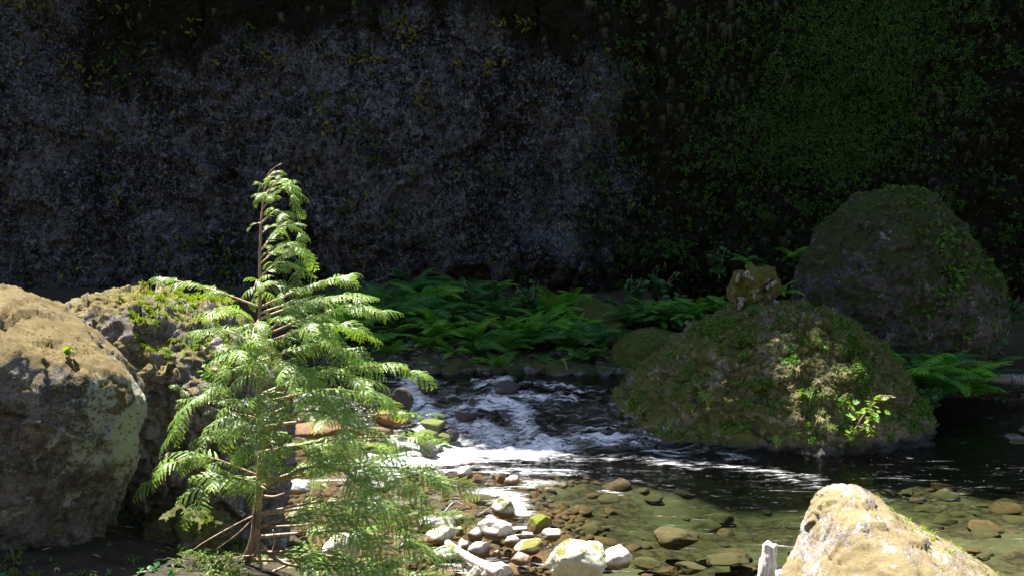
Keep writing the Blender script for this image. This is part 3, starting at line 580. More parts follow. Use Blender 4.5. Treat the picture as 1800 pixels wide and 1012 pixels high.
# mossy humps on the far bank
HUMPS = []
for k, (a, b, c, d, Y, lab) in enumerate([(985, 527, 1120, 600, 19.6, 'low olive moss hump among the far bank ferns'), (1075, 575, 1260, 660, 17.6, 'sloping mossy bank rock left of the creek boulder')]):
    p0, p1 = P(a, b, Y), P(c, d, Y); V, F = cobble(80+k, 5, 6, rough=.1); sz = np.array([(p1[0]-p0[0])/2, .7, (p0[2]-p1[2])*.62]); V = displace(V*sz+(p0+p1)/2-[0, 0, .1], F, [('n', 4, .04, 3)])
    HUMPS.append((V, F)); rock_thing('moss_hump', V, F, M['mossbank'], lab, 'mossy rock')
# weathered stump on the mound
c0 = P(1323, 512, 14.6); V, F = cobble(91, 5, 5, rough=.12); V = V*[.30, .28, .27]+c0
V = displace(V, F, [('f', 3.6, .16, 0), ('r', 5, .06, 3), ('f', 9, .06, 0), ('n', 20, .02, 2)]); STUMP = (V, F); st = ob('weathered_stump', None, None, None, 'weathered mossy stump perched on top of the creek boulder', 'stump', loc=c0-[0, 0, .32])
M['stumpmoss'] = rock_mat('stump_moss', (.05, .04, .03), (.22, .19, .16), (.15, .15, .025), (.06, .06, .012), .82, None, 0, 2.2, up=.3, bump=.9)
ob('moss_cushion', make_mesh('moss_cushion', local(V, st.location), F), M['stumpmoss'], st)
for k, (pts, r0) in enumerate([([(1302, 478), (1312, 487), (1322, 493)], .035), ([(1319, 507), (1322, 520), (1326, 533)], .045), ([(1340, 506), (1350, 498), (1358, 494)], .03), ([(1350, 527), (1357, 532), (1352, 537)], .035), ([(1296, 482), (1291, 486), (1287, 496)], .03), ([(1335, 484), (1341, 490), (1346, 492)], .025), ([(1298, 520), (1296, 530), (1292, 542)], .04)]):
    pts = spline([P(a, b, 14.6)+[0, -.27+.03*(k % 3), 0] for a, b in pts], 8); v, f = tube(pts-np.array(st.location), r0*1.3*np.linspace(1.1, .55, 8)*(1+.3*np.sin(np.arange(8)*1.9+k)), 7); ob('root', make_mesh('root', v, f), M['darkwood'], st)

# ------------------------------------------------------------------ creek stones, each by itself
def stone(box, mat, label, seed, grp=None, z=0., name='creek_stone', cuts=8, tilt=0., flat=.85, cat='stone', sub=4):
    a, b, c, d = box; pc = PZ((a+c)/2, d-(d-b)*.18, z); Y = pc[1]; wv = (c-a)/FPX*Y; hv = (d-b)/FPX*Y
    V, F = cobble(seed, sub, cuts+5, rough=.08, soft=.93); V = displace(V, F, [('f', 3.5, .05, 0), ('n', 7, .03, 3)]); sx = wv/2; sy = min(wv*.42, hv*1.5+.05); sz = hv*.52*flat+.02
    V = V*[sx, sy, sz]; ca, sa = math.cos(tilt), math.sin(tilt); V = V@np.array([[ca, 0, sa], [0, 1, 0], [-sa, 0, ca]]).T
    ctr = np.array([pc[0], Y+sy*.35, z+hv*.42]); return ob(name, make_mesh(name, V, F), M[mat], None, label, cat, grp, loc=ctr)
ST = [((838, 917, 903, 953), 'stone_pale', 'large pale cream slab, biggest flat stone among the shore cobbles', 101, .12), ((864, 878, 906, 912), 'stone_mossy', 'pale block-shaped stone with moss on its right side in the small chute', 102, 0),
      ((926, 909, 971, 939), 'stone_moss', 'rounded stone wholly covered in yellow-green moss', 103, 0), ((952, 934, 990, 951), 'stone_pale', 'small angular pale stone right below the yellow-green mossy stone', 104, .1),
      ((739, 929, 806, 958), 'stone_mossy', 'long pale stone with moss on its right end beside the cedar tips', 105, -.12), ((746, 914, 801, 935), 'stone_grey', 'wedge-shaped greenish stone lying behind the long pale stone', 106, -.1),
      ((731, 911, 771, 930), 'stone_grey', 'purplish grey stone nearest the cedar tips', 107, -.08), ((796, 907, 818, 923), 'stone_pale', 'small pinkish lumpy stone behind the cream slab', 108, 0),
      ((756, 963, 813, 991), 'stone_mossy', 'smooth oval stone under the upper end of the driftwood stick', 109, -.05), ((803, 952, 823, 975), 'stone_pale', 'egg-shaped tan stone beside the driftwood stick', 110, .1),
      ((822, 956, 863, 981), 'stone_grey', 'rough pale grey stone right of the egg-shaped stone', 111, 0), ((897, 977, 934, 993), 'stone_grey', 'small flat grey stone below the split mossy stone', 112, 0),
      ((898, 953, 958, 978), 'stone_mossy', 'wedge-shaped pale stone with a dark mossy right end', 113, -.32), ((958, 961, 1066, 1040), 'stone_mossy', 'largest rounded stone at the bottom edge with a golden moss cap', 114, 0),
      ((1018, 958, 1062, 986), 'stone_pale', 'pale stone tucked behind the largest rounded stone', 115, 0), ((1062, 964, 1113, 1008), 'stone_pale', 'bare pale round stone right of the largest rounded stone', 116, .25),
      ((803, 822, 832, 844), 'stone_pale', 'single white rounded stone below the white water', 117, .1), ((886, 838, 914, 854), 'stone_grey', 'small grey-brown stone below the foam', 118, -.1),
      ((870, 838, 889, 850), 'stone_brown', 'tiny brown stone touching the small grey-brown one', 119, 0), ((843, 993, 903, 1025), 'stone_pale', 'flat pale slab under the lower end of the driftwood stick', 121, -.1),
      ((800, 929, 819, 941), 'stone_pale', 'little white oval pebble right of the long pale stone', 122, 0), ((822, 932, 850, 952), 'stone_pale', 'white cobble against the left edge of the cream slab', 123, .2),
      ((884, 945, 913, 963), 'stone_pale', 'pale cobble just below the cream slab', 124, 0), ((866, 970, 882, 981), 'stone_pale', 'smallest white pebble in the shallows above the slab and stick', 125, 0), ((850, 910, 878, 922), 'stone_pale', 'thin pale stone lying on top of the cream slab edge', 126, 0),
      ((818, 999, 846, 1030), 'stone_mossy', 'rounded tan stone cut by the bottom edge near the stick', 127, 0), ((915, 938, 940, 953), 'stone_grey', 'grey cobble between cream slab and mossy stone', 128, 0),
      ((500, 848, 545, 874), 'stone_grey', 'long pale stone seen behind the cedar trunk', 130, 0), ((480, 818, 522, 838), 'stone_grey', 'grey stone above the long pale one behind the cedar', 131, 0), ((508, 892, 536, 925), 'stone_grey', 'pale upright stone behind the cedar trunk low in the shallows', 132, 0),
      ((614, 824, 650, 852), 'stone_pale', 'pale stone showing between two cedar branches', 133, -.3), ((648, 850, 690, 866), 'stone_grey', 'dark grey flat stone in the shallows behind the cedar', 134, .1), ((646, 872, 672, 890), 'stone_grey', 'round grey stone half hidden behind the cedar branches', 135, 0),
      ((700, 850, 735, 872), 'stone_brown', 'wet brown stone left of the shallow riffle', 136, 0), ((772, 848, 790, 860), 'stone_grey', 'small wet stone in the riffle above the driftwood', 137, 0), ((560, 940, 640, 1010), 'stone_mossy', 'mossy boulder glimpsed through the lowest cedar branches', 138, 0)]
for k, (bx, mt, lab, sd, tl) in enumerate(ST): stone(bx, mt, lab, sd, tilt=tl, cuts=10 if mt == 'stone_pale' else 7)
UP = [((738, 741, 785, 764), 'stone_darkmoss', 'uppermost mossy stone of the cluster beside the rapid', 140, .16), ((720, 757, 772, 782), 'stone_darkmoss', 'dark green mossy stone in the middle of the cluster beside the rapid', 141, .12), ((764, 763, 792, 778), 'stone_darkmoss', 'small mossy stone on the right of the cluster beside the rapid', 142, .1), ((784, 757, 808, 773), 'stone_wet', 'bare wet stone at the right end of the mossy cluster', 143, .1), ((736, 779, 772, 805), 'stone_wet', 'dark wet stone below the mossy cluster with water streaming past', 144, .04),
      ((640, 752, 692, 772), 'stone_olive', 'yellowish flat mossy stone left of the rapid', 145, .2), ((650, 726, 720, 757), 'stone_brown', 'wide flat orange-brown ledge stone left of the rapid', 146, .3), ((682, 684, 728, 745), 'stone_wet', 'big black wet boulder on the left side of the rapid', 147, .32), ((735, 672, 770, 700), 'stone_wet', 'dark stone at the lip of the rapid on the left', 148, .45), ((855, 672, 915, 712), 'stone_wet', 'black rock splitting the current in the middle of the rapid', 149, .38), ((800, 728, 838, 742), 'stone_wet', 'dark rock awash in the lower rapid', 150, .26),
      ((505, 745, 640, 782), 'stone_brown', 'broad brown rock in the shallows behind the cedar', 151, .2), ((1085, 655, 1115, 668), 'stone_wet', 'low dark rock in the still water above the rapid', 152, .48)]
for bx, mt, lab, sd, zz in UP: stone(bx, mt, lab, sd, z=zz, cuts=7)
# stones under the clear water near the bottom edge
for k, (bx, mt, lab) in enumerate([((1113, 978, 1164, 1012), 'stone_olive', 'golden-brown sunken stone right of the bare pale round stone'), ((1187, 985, 1245, 1020), 'stone_olive', 'golden-brown sunken stone halfway to the white post'), ((1245, 975, 1322, 1000), 'stone_olive', 'long golden-brown sunken stone left of the white post'), ((1155, 996, 1196, 1020), 'stone_grey', 'grey sunken stone between two golden-brown ones'), ((1150, 925, 1235, 985), 'stone_olive', 'broad pale olive sunken boulder in the near pool'),
        ((1010, 985, 1060, 1015), 'stone_brown', 'dark brown sunken stone between the two nearest pale stones')]): stone(bx, mt, lab, 160+k, z=-.34, cuts=7, flat=.4)
protos = [make_mesh('creek_stone_shape', *cobble(200+k, 3, 14, rough=.09, soft=.92)) for k in range(10)]
pm = {}
def proto(k, mat):
    if (k, mat) not in pm: m = protos[k].copy(); m.materials.clear(); m.materials.append(M[mat]); pm[k, mat] = m
    return pm[k, mat]
r = np.random.default_rng(21); cnt = 0; placed = []
tries = 0
while cnt < 290 and tries < 20000:
    tries += 1; x, y = r.uniform(-3.6, 8.5), r.uniform(8.2, 14.2); g = float(ground_z(np.array([x]), np.array([y]))[0]); wl = float(W(np.array(x), np.array(y)))
    px, py = in_px(x, y, g)
    if not (470 < px < 1800 and py < 1020): continue
    dpt = wl-g
    if dpt < .02 or dpt > .95: continue
    if px > 1075 and r.random() > (.6 if px > 1600 else .3): continue
    if y > 12.9 and x > -.6: continue
    s = (.05+.17*r.random()**2)*(1.25 if px > 1600 else .9)
    if any((x-a)**2+(y-b)**2 < (.7*(s+c))**2 for a, b, c in placed): continue
    placed.append((x, y, s)); sz = s*r.uniform(.35, .6); zc = g+sz*.15
    if zc+sz > wl+.03 and r.random() > .12: zc = wl-sz*r.uniform(.95, 1.25)
    if px > 1000: zc = min(zc, wl-sz*1.25-.03)
    mt = 'stone_brown' if px < 1120 and r.random() < .75 else ('stone_olive' if r.random() < .7 else 'stone_brown')
    ob('sunken_stone', proto(int(r.integers(10)), mt), None, None, 'rounded brown stone lying in the shallow creek bed', 'stone', 'brown stones on the creek bed', M=Matrix.Translation((x, y, zc)) @ Matrix.Rotation(r.uniform(0, 6.3), 4, 'Z') @ Matrix.Rotation(r.normal()*.15, 4, 'X') @ Matrix.Diagonal((s*r.uniform(.85, 1.25), s, sz, 1)))
    cnt += 1
# smaller pebbles: too many to count
def pebbles(name, n, xr, yr, size, mat, lab, seed, cond):
    r = np.random.default_rng(seed); x, y = r.uniform(*xr, n), r.uniform(*yr, n); g = ground_z(x, y); ok = cond(x, y, g); x, y, g = x[ok], y[ok], g[ok]; n = len(x); v, f = cobble(seed, 2, 6)
    s = size*r.uniform(.5, 1.3, n); up = np.stack([r.normal(size=n)*.2, r.normal(size=n)*.2, np.ones(n)], -1); R = frames(up, r.normal(size=(n, 3)))*np.stack([s, s*.8, s*.55], -1)[:, None, :]
    V, F, at = merge(v, f, R, np.stack([x, y, g+s*.15], -1)); ob(name, make_mesh(name, V, F, True, at), M[mat], None, lab, 'pebbles', kind='stuff')
pebbles('creek_pebbles', 3600, (-4, 3), (8, 13.6), .06, 'stone_brown', 'small brown pebbles scattered over the shallow creek bed', 31, lambda x, y, g: (W(x, y)-g > -.05) & (W(x, y)-g < .45) & (in_px(x, y, g)[0] < 1010+60*np.sin(y*3)))
pebbles('pale_pebbles', 150, (-2.6, .6), (8.2, 11), .045, 'stone_grey', 'small pale pebbles between the shore stones', 32, lambda x, y, g: (g < .12))
pebbles('bank_gravel', 1500, (-3.5, 3.), (16.8, 18.2), .07, 'stone_bank', 'dark gravel along the far waterline', 33, lambda x, y, g: (g > .35) & (g < 1.))
pebbles('gravel_bar', 700, (7.6, 11.5), (15.8, 17.6), .05, 'stone_bank', 'grey gravel bar at the right end of the pool', 34, lambda x, y, g: (g > -.05) & (g < .5))
# far bank stones one can pick apart
r = np.random.default_rng(41)
for k in range(110):
    px = r.uniform(640, 1150); x = (px-900)/FPX*17.2; y = float(np.interp(x, _fx, _fy))+abs(r.normal())*.34-.1; g = float(ground_z(np.array([x]), np.array([y]))[0]); s = .05+.17*r.random()**1.8
    ob('bank_stone', proto(int(r.integers(10)), 'stone_bank' if r.random() < .7 else 'dome'), None, None, 'dark stone in the rocky edge of the far bank', 'stone', 'stones lining the far waterline', M=Matrix.Translation((x, y, max(g, .5)+s*.15)) @ Matrix.Rotation(r.uniform(0, 6.3), 4, 'Z') @ Matrix.Diagonal((s*1.2, s, s*.65, 1)))
for k, (bx, lab) in enumerate([((1765, 763, 1800, 775), 'flat pale stone breaking the dark water at the right edge'), ((1775, 774, 1800, 782), 'smaller flat stone below the pale one at the right edge'), ((1793, 750, 1815, 765), 'pale round stone at the very right edge of the dark water')]): stone(bx, 'stone_bank', lab, 170+k, z=0., cuts=6, flat=.6)

# ------------------------------------------------------------------ wood
def wood(name, pts, rad, mat, lab, cat, n=9, jit=.15, seed=0, m=24):
    p = spline(pts, m); r = np.random.default_rng(seed); rr = np.interp(np.linspace(0, 1, m), np.linspace(0, 1, len(rad)), rad)*(1+jit*.5*fbm(p, 9, 3)); V, F = tube(p, rr, n)
    V = V+vnormals(V, F[0])*(.30*np.mean(rad)*fbm(V*[1, 1, .18], 45, 3)+.12*np.mean(rad)*fbm(V, 22, 3))[:, None]; e = np.clip((V-p[-1])@(T_:=(p[-1]-p[-2])/np.linalg.norm(p[-1]-p[-2]))/np.mean(rad)+1.2, 0, 1); V = V+T_*(e*.7*np.mean(rad)*fbm(V, 28, 2))[:, None]; b = p[0]; return ob(name, make_mesh(name, V-b, F), M[mat], None, lab, cat, loc=b)
wood('white_post', [P(1346, 1080, 6.4), P(1348, 1010, 6.4), P(1352, 975, 6.4), P(1353, 956, 6.4)], [.062, .058, .05, .043], 'whitewood', 'bleached white stub of wood standing left of the pointed boulder', 'wood stub', 16, .3, m=40)
wood('driftwood_stick', [P(786, 965, 9.05)+[0, 0, .06], P(815, 985, 8.7)+[0, 0, .06], P(840, 1000, 8.45)+[0, 0, .06], P(880, 1018, 8.2)+[0, 0, .05]], [.032, .036, .042, .05], 'driftwood', 'smooth pinkish driftwood stick slanting across the shore stones', 'stick')
wood('fallen_log', [P(1735, 664, 17.), P(1790, 667, 17.), P(1860, 669, 17.1), P(1960, 668, 17.4)], [.09, .10, .11, .12], 'darkwood', 'pale fallen log over the water at the right edge', 'log')
wood('leaning_twig', [P(990, 630, 17.0), P(996, 645, 16.95), P(997, 662, 16.9)], [.02, .018, .012], 'cedar_bark', 'thin reddish twig hanging at the far waterline', 'twig', 6)
for k, pts in enumerate([[(700, 962), (730, 950), (775, 944)], [(905, 940), (930, 948), (962, 944)], [(840, 905), (870, 899), (905, 902)], [(1000, 1000), (1050, 1012), (1110, 1005)], [(650, 900), (690, 885), (735, 880)], [(780, 900), (800, 890), (828, 893)]]):
    wood('dead_twig', [PZ(a, b, .04)+[0, 0, .05*(i % 2)] for i, (a, b) in enumerate(pts)], [.010, .008, .004], 'darkwood', 'thin dead twig lying among the shore stones', 'twig', 5, .4)['group'] = 'dead twigs among the shore stones'
wood('bare_shelf_log', [P(1365, 1010, 5.9), P(1400, 1008, 5.9), P(1440, 1015, 5.85)], [.03, .035, .03], 'whitewood', 'short pale wood scrap lying against the foot of the white stub', 'wood scrap')

# ------------------------------------------------------------------ the cedar
YC = 5.5
tp = [(418, 1012), (432, 985), (447, 945), (453, 900), (456, 840), (457, 760), (456, 680), (455, 600), (455, 540), (456, 480), (459, 420), (461, 370), (464, 330), (472, 306), (486, 294), (494, 288)]
base = P(*tp[0], YC); base[2] -= .12
cedar = ob('cedar_sapling', None, None, None, 'young cedar tree with bright drooping sprays in full sun', 'tree', loc=base)
tctrl = np.array([base]+[P(a, b, YC)+[0, .02*math.sin(k*1.7), 0] for k, (a, b) in enumerate(tp)]); tpts = spline(tctrl, 90)
def trunk_at(py):
    zz = P(456, py, YC)[2]; i = np.argmin(np.abs(tpts[:, 2]-zz)+(tpts[:, 0] < -2)*0); return tpts[i]
trad = np.interp(tpts[:, 2], [base[2], 1.4, 1.8, 2.4, 3.0, 3.36], [.036, .023, .017, .010, .006, .0025])
v, f = tube(tpts-base, trad, 10); ob('trunk', make_mesh('trunk', v+vnormals(v, f[0])*(.004*fbm(v, 30, 3))[:, None], f), M['cedar_bark'], cedar)
spray_me = []
for k in range(9):
    v, f, tpv = cedar_spray(300+k, 10+k % 3, 25+12*(k % 4), 26-6*(k % 3)); me = make_mesh('spray', v, f, False, {'tip': tpv, 'tint': np.clip(.5+.5*fbm(v, 4, 2, k), 0, 1)}); me.materials.append(M['cedar']); spray_me.append(me)
# (start row on the trunk, tip column, tip row, tip towards (-) or away (+) from the viewer, arch, number of sprays, size)
BR = [(590, 478, 640, -.22, 10, 4, .20), (640, 436, 690, -.25, 10, 4, .21), (690, 482, 735, -.25, 12, 4, .22), (735, 430, 775, -.28, 12, 4, .22), (770, 486, 812, -.26, 12, 4, .22), (800, 446, 835, -.28, 12, 4, .2), (560, 440, 610, -.2, 8, 4, .2), (318, 490, 303, -.02, 3, 2, .08), (330, 484, 312, -.05, 4, 3, .10), (338, 458, 326, .04, 4, 2, .09), (345, 503, 330, .05, 8, 3, .12), (352, 500, 322, -.05, 8, 3, .14), (362, 470, 345, -.12, 4, 3, .12), (372, 523, 362, 0, 20, 5, .19), (392, 505, 385, -.12, 10, 4, .16), (395, 440, 400, .1, 2, 1, .08), (412, 500, 408, .1, 8, 2, .12),
      (440, 536, 436, 0, 26, 5, .20), (455, 520, 455, -.18, 14, 4, .18), (470, 540, 468, .1, 22, 5, .20), (490, 530, 500, -.15, 20, 5, .20), (500, 446, 522, -.15, 10, 3, .18), (512, 500, 530, -.25, 14, 4, .20), (505, 470, 545, .2, 8, 3, .18),
      (540, 608, 487, .1, 4, 7, .19), (552, 580, 545, -.12, 10, 5, .20), (565, 628, 524, -.08, 8, 7, .21), (590, 664, 548, .05, 12, 8, .22), (600, 560, 590, -.35, 20, 5, .24), (610, 640, 590, .3, 16, 6, .23), (620, 600, 625, -.2, 24, 6, .25), (640, 640, 640, .1, 20, 6, .25), (650, 530, 660, -.3, 12, 4, .22),
      (690, 732, 656, .1, 16, 9, .23), (700, 660, 690, -.25, 22, 7, .26), (680, 550, 690, -.3, 12, 4, .22), (715, 690, 715, .3, 18, 7, .25), (745, 745, 728, .1, 4, 5, .16), (740, 620, 740, -.3, 22, 6, .26), (770, 620, 775, -.45, 30, 7, .28), (790, 752, 776, .15, 10, 7, .23), (800, 690, 800, .35, 14, 6, .24), (805, 540, 800, -.3, 12, 3, .22),
      (850, 785, 845, .1, 18, 8, .25), (845, 700, 850, -.2, 22, 6, .26), (862, 640, 862, -.45, 26, 6, .28), (900, 700, 905, -.2, 16, 6, .27), (905, 770, 905, .2, 14, 6, .24), (925, 640, 940, -.4, 20, 5, .28), (940, 750, 965, 0, 14, 7, .26), (965, 700, 985, -.2, -10, 6, .26), (972, 640, 1000, -.35, 10, 4, .27), (985, 730, 1010, .1, 6, 5, .26),
      (345, 452, 348, -.05, 4, 2, .10), (545, 290, 492, .15, 4, 8, .17), (575, 375, 560, -.1, 12, 5, .20), (610, 345, 598, .1, 14, 6, .21), (640, 400, 640, -.3, 16, 4, .22), (665, 385, 652, .05, 18, 4, .20), (735, 312, 752, -.15, 34, 8, .23), (742, 322, 690, -.05, -6, 4, .14), (720, 400, 745, -.4, 18, 4, .23), (780, 345, 795, -.2, 16, 5, .22),
      (838, 276, 840, -.1, 22, 6, .22), (845, 350, 880, -.3, 16, 4, .23), (838, 388, 835, .15, -6, 4, .2), (850, 420, 820, -.25, -10, 3, .22), (905, 340, 965, -.05, 2, 1, .12), (985, 420, 1000, -.1, 2, 0, .1)]
r = np.random.default_rng(55); nsp = 0
for k, (sy, ex, ey, dy, arch, ns, size) in enumerate(BR):
    a = trunk_at(sy); e = P(ex, ey, YC+dy); mid = (a+e)/2+np.array([0, 0, arch/FPX*YC*1.6]); pts = spline([a, a*.6+mid*.4+np.array([0, 0, .004]), mid, mid*.35+e*.65+np.array([0, 0, arch/FPX*YC*.7]), e], 16)
    L = np.linalg.norm(e-a); v, f = tube(pts-a, np.linspace(.0035+.009*L, .0018, 16), 5); bo = ob('branch', make_mesh('branch', v, f), M['twig'] if k % 3 else M['cedar_bark'], cedar, loc=a-base)
    T = np.gradient(pts, axis=0); T /= np.linalg.norm(T, axis=1)[:, None]
    ns = int(ns*(1.8 if sy < 780 else 1.4)+.5)
    for q in range(ns):
        u = 1. if q == 0 else np.clip((.30 if L > .35 else .18)+(.97-.30)*(q-.5)/max(ns-1, 1)+r.normal()*.03, .1, 1); i = min(15, int(u*15)); p = pts[i]; tg = T[i]
        side = 0 if q == 0 else (1 if q % 2 else -1); hz = np.array([-tg[1], tg[0], 0]); hz /= np.linalg.norm(hz)+1e-6
        d = tg*(.9 if side else 1)+hz*side*r.uniform(.45, .9)+np.array([0, 0, -r.uniform(-.02, .32) if side else .08]); d /= np.linalg.norm(d)
        up = np.array([r.normal()*.25-.15, (-.85 if sy > 780 else -.5)+r.normal()*.3, 1.]); R = frames(up[None]-d[None]*(up@d), d[None])[0]; s = size*r.uniform(.8, 1.2)*(.85 if u > .9 else 1)*(.98 if sy > 780 else .66 if sy < 530 else .78)
        Mx = Matrix([[*(R[0]*s), p[0]-a[0]], [*(R[1]*s), p[1]-a[1]], [*(R[2]*s), p[2]-a[2]], [0, 0, 0, 1]]); ob('spray', spray_me[int(r.integers(9))], None, bo, M=Mx); nsp += 1
print('sprays', nsp)
# bare side stems and dead twigs at the foot
for k, (pts, r0, r1) in enumerate([([(452, 940), (456, 975), (462, 1015)], .010, .008), ([(457, 955), (490, 985), (540, 997), (600, 998), (660, 985)], .013, .005), ([(470, 1008), (510, 990), (545, 970), (580, 962)], .008, .004), ([(456, 870), (480, 872), (500, 866)], .008, .004), ([(458, 855), (475, 862), (490, 862)], .008, .004), ([(470, 925), (530, 922), (600, 912), (660, 905)], .007, .003), ([(455, 838), (500, 836), (560, 828)], .006, .003), ([(450, 905), (420, 935), (380, 965)], .005, .002), ([(447, 975), (425, 977), (408, 980)], .004, .002), ([(500, 960), (520, 985), (530, 1010)], .004, .002), ([(480, 930), (482, 955), (470, 985)], .003, .002)]):
    p = spline([P(a, b, YC-.05+.02*(k % 4)) for a, b in pts], 14); v, f = tube(p-base, np.linspace(r0, r1, 14), 6); ob('bare_stem', make_mesh('bare_stem', v, f), M['twig'], cedar)

# ------------------------------------------------------------------ ferns and shrubs
def on_mesh(mesh, px, py):
    """front surface point of a rock seen at a photograph pixel"""
    V, F = mesh; o = np.array([0, 0, CAM_H]); q = P(px, py, 10.)-o; q /= np.linalg.norm(q); c = V[F].mean(1)-o; t_ = c@q; d = np.linalg.norm(c-t_[:, None]*q, axis=1); ok = d < .09
    i = np.where(ok)[0]; i = i[np.argmin(t_[i])] if len(i) else np.argmin(d); return o+c[i]
frond_me = {}
for nm, mt in (('light', 'fern'), ('dark', 'fern_dark')):
    for k in range(6):
        v, f, tpv = frond(400+k, 22, .17+.02*(k % 3), 84-4*k, -22-8*(k % 3), sub=False); me = make_mesh('frond', v, f, True, {'tip': tpv*.7, 'tint': np.full(len(v), (k*.37) % 1)}); me.materials.append(M[mt]); frond_me[nm, k] = me
def fern(loc, size, n, kind, label, group, seed, lean=(0, 0), hang=0.):
    r = np.random.default_rng(seed); root = ob('fern', None, None, None, label, 'fern', group, loc=loc)
    for k in range(n):
        a = 2*math.pi*k/n+r.normal()*.25; s = size*r.uniform(.7, 1.1)
        Mx = Matrix.Rotation(a+math.atan2(lean[0], 1)*.5, 4, 'Z') @ Matrix.Rotation(.12-hang+r.normal()*.12+(-.15 if k % 2 else .15), 4, 'X') @ Matrix.Rotation(r.normal()*.2, 4, 'Y') @ Matrix.Diagonal((s, s, s, 1)); ob('frond', frond_me[kind, int(r.integers(6))], None, root, M=Mx)
    return root
r = np.random.default_rng(61)
def gz(x, y): return float(ground_z(np.array([x]), np.array([y]))[0])
fn_ = 0
FL = ['fern in the rearmost row of the fern bank against the cliff foot', 'fern in the second row from the cliff in the fern bank', 'fern in the middle row of the fern bank', 'fern in the second row from the water in the fern bank', 'small fern in the front row overhanging the far waterline']
for row, (Y, x0, x1, n, sz) in enumerate([(20.9, 640, 1000, 9, 1.0), (20.0, 575, 1010, 12, 1.0), (19.0, 560, 1040, 14, .95), (18.2, 570, 1075, 15, .85), (17.75, 680, 1090, 9, .7)]):
    for k in range(n):
        px = x0+(x1-x0)*(k+.5)/n+r.normal()*12; y = Y+r.normal()*.15; x = (px-900)/FPX*y; s = sz*r.uniform(.6, 1.25); fern((x, y, gz(x, y)-.03), s, 11, *((('light', 'light green fern') if r.random() < .6 else ('dark', 'dark green fern'))[:1]), FL[row], 'ferns crowding the far bank', 500+fn_); fn_ += 1
for k in range(18):
    px = 1110+9.5*k+r.normal()*6; y = 19.4+r.normal()*.3; x = (px-900)/FPX*y; fern((x, y, z_at(572, y)+r.normal()*.10), .8, 10, 'light' if k % 2 else 'dark', 'fern growing on the bank between the moss hump and the stump', 'ferns left of the stump', 600+k)
for k, (px, py, Y, s) in enumerate([(1600, 685, 15.2, 1.1), (1640, 705, 15.0, 1.2), (1680, 690, 15.6, 1.2), (1650, 665, 16., 1.), (1705, 700, 16., 1.), (1725, 675, 16.8, 1.)]):
    p = P(px, py, Y); fern(p, s, 10, 'dark' if k % 2 else 'light', ['arching fern touching the right shoulder of the creek boulder', 'lowest fern right of the creek boulder dipping to the water', 'large fern under the middle of the domed boulder', 'fern tucked highest under the overhang of the domed boulder', 'fern farthest right over the dark water', 'rear fern near the pale log under the domed boulder'][k], 'ferns beside the creek boulder', 620+k)
for k, (px, py, Y, s, lab) in enumerate([(1395, 455, 20.5, .55, 'fern hanging in the dark hollow left of the domed boulder'), (1310, 462, 20., .4, 'small fern sprouting just above the stump'), (885, 508, 21.6, .45, 'lone small fern on the cliff foot above the fern bank'), (1010, 530, 20.4, .6, 'upright fern behind the low moss hump'), (1372, 520, 14.9, .4, 'little fern right beside the stump')]):
    p = P(px, py, Y); fern(p, s, 9, 'light', lab, None, 640+k, hang=.2)
fern(on_mesh(LB, 178, 790), .06, 5, 'dark', 'tiny fern hanging from the lichened face of the huge boulder', None, 650, hang=.9)
LEAF = {k: leaf_shape(k) for k in ('round', 'lance', 'lobed')}
def plant(name, loc, size, nstem, nleaf, leafsize, kind, mat, label, cat, group=None, seed=0, upright=.9, extra=None):
    """stems with separate leaf blades"""
    r = np.random.default_rng(seed); root = ob(name, None, None, None, label, cat, group, loc=loc); SV, SF, nb = [], [], 0; LV = []; RR = []
    for k in range(nstem):
        a = r.uniform(0, 6.3); out = r.uniform(.2, 1)*(1-upright*.5); top = np.array([math.cos(a)*out, math.sin(a)*out, r.uniform(.6, 1)])*size; p = spline([(0, 0, 0), top*[.3, .3, .55], top], 7)
        v, f = tube(p, np.linspace(.012, .004, 7)*max(size, .3), 4, False); SV.append(v); SF.append(f[0]+nb); nb += len(v)
        for q in range(nleaf):
            u = r.uniform(.35, 1); LV.append(p[int(u*6)]+r.normal(size=3)*size*.07)
    lv_ = np.array(LV); R = rot_rand(len(lv_), r, .55)*(leafsize*r.uniform(.6, 1.15, len(lv_)))[:, None, None]; v, f = LEAF[kind]; V, F, at = merge(v, f, R, lv_)
    ob('stem', make_mesh('stem', np.concatenate(SV), np.concatenate(SF)), M['twig'], root); lo_ = ob('leaves', make_mesh('leaves', V, F, False, at), M[mat], root); lo_['kind'] = 'stuff'
    return root
for k, (px, py, Y, s, ls, lab) in enumerate([(1112, 545, 20.6, .75, .15, 'broad-leaved shrub left of the pair behind the moss hump'), (1160, 540, 20.6, .8, .15, 'tall broad-leaved shrub against the dark cliff left of the stump'), (1185, 560, 20.2, .6, .13, 'lower broad-leaved shrub nearest the stump side of the bank'), (1265, 490, 21.2, .7, .14, 'leafy shrub at the cliff foot directly left of the stump'), (930, 560, 20.0, .8, .15, 'broad-leaved shrub rising out of the middle of the fern bank'), (820, 555, 20.2, .75, .14, 'broad-leaved shrub at the left in the fern bank'), (1075, 560, 20.4, .5, .12, 'small shrub just above the low moss hump'), (1770, 590, 18.6, .8, .14, 'dark leafy shrub beside the domed boulder at the right edge'), (1740, 640, 17.4, .6, .13, 'dark shrub under the right flank of the domed boulder'), (1640, 720, 14.5, .4, .09, 'low leafy plant at the right foot of the creek boulder')]):
    plant('broadleaf_shrub', P(px, py, Y), s, 9, 11, ls, 'lobed', 'shrub', lab, 'shrub', None, 700+k)
plant('leafy_sprig', on_mesh(LB, 125, 602), .09, 4, 3, .034, 'round', 'brightleaf', 'bright round-leaved sprig on the ledge of the huge boulder', 'plant', None, 730)
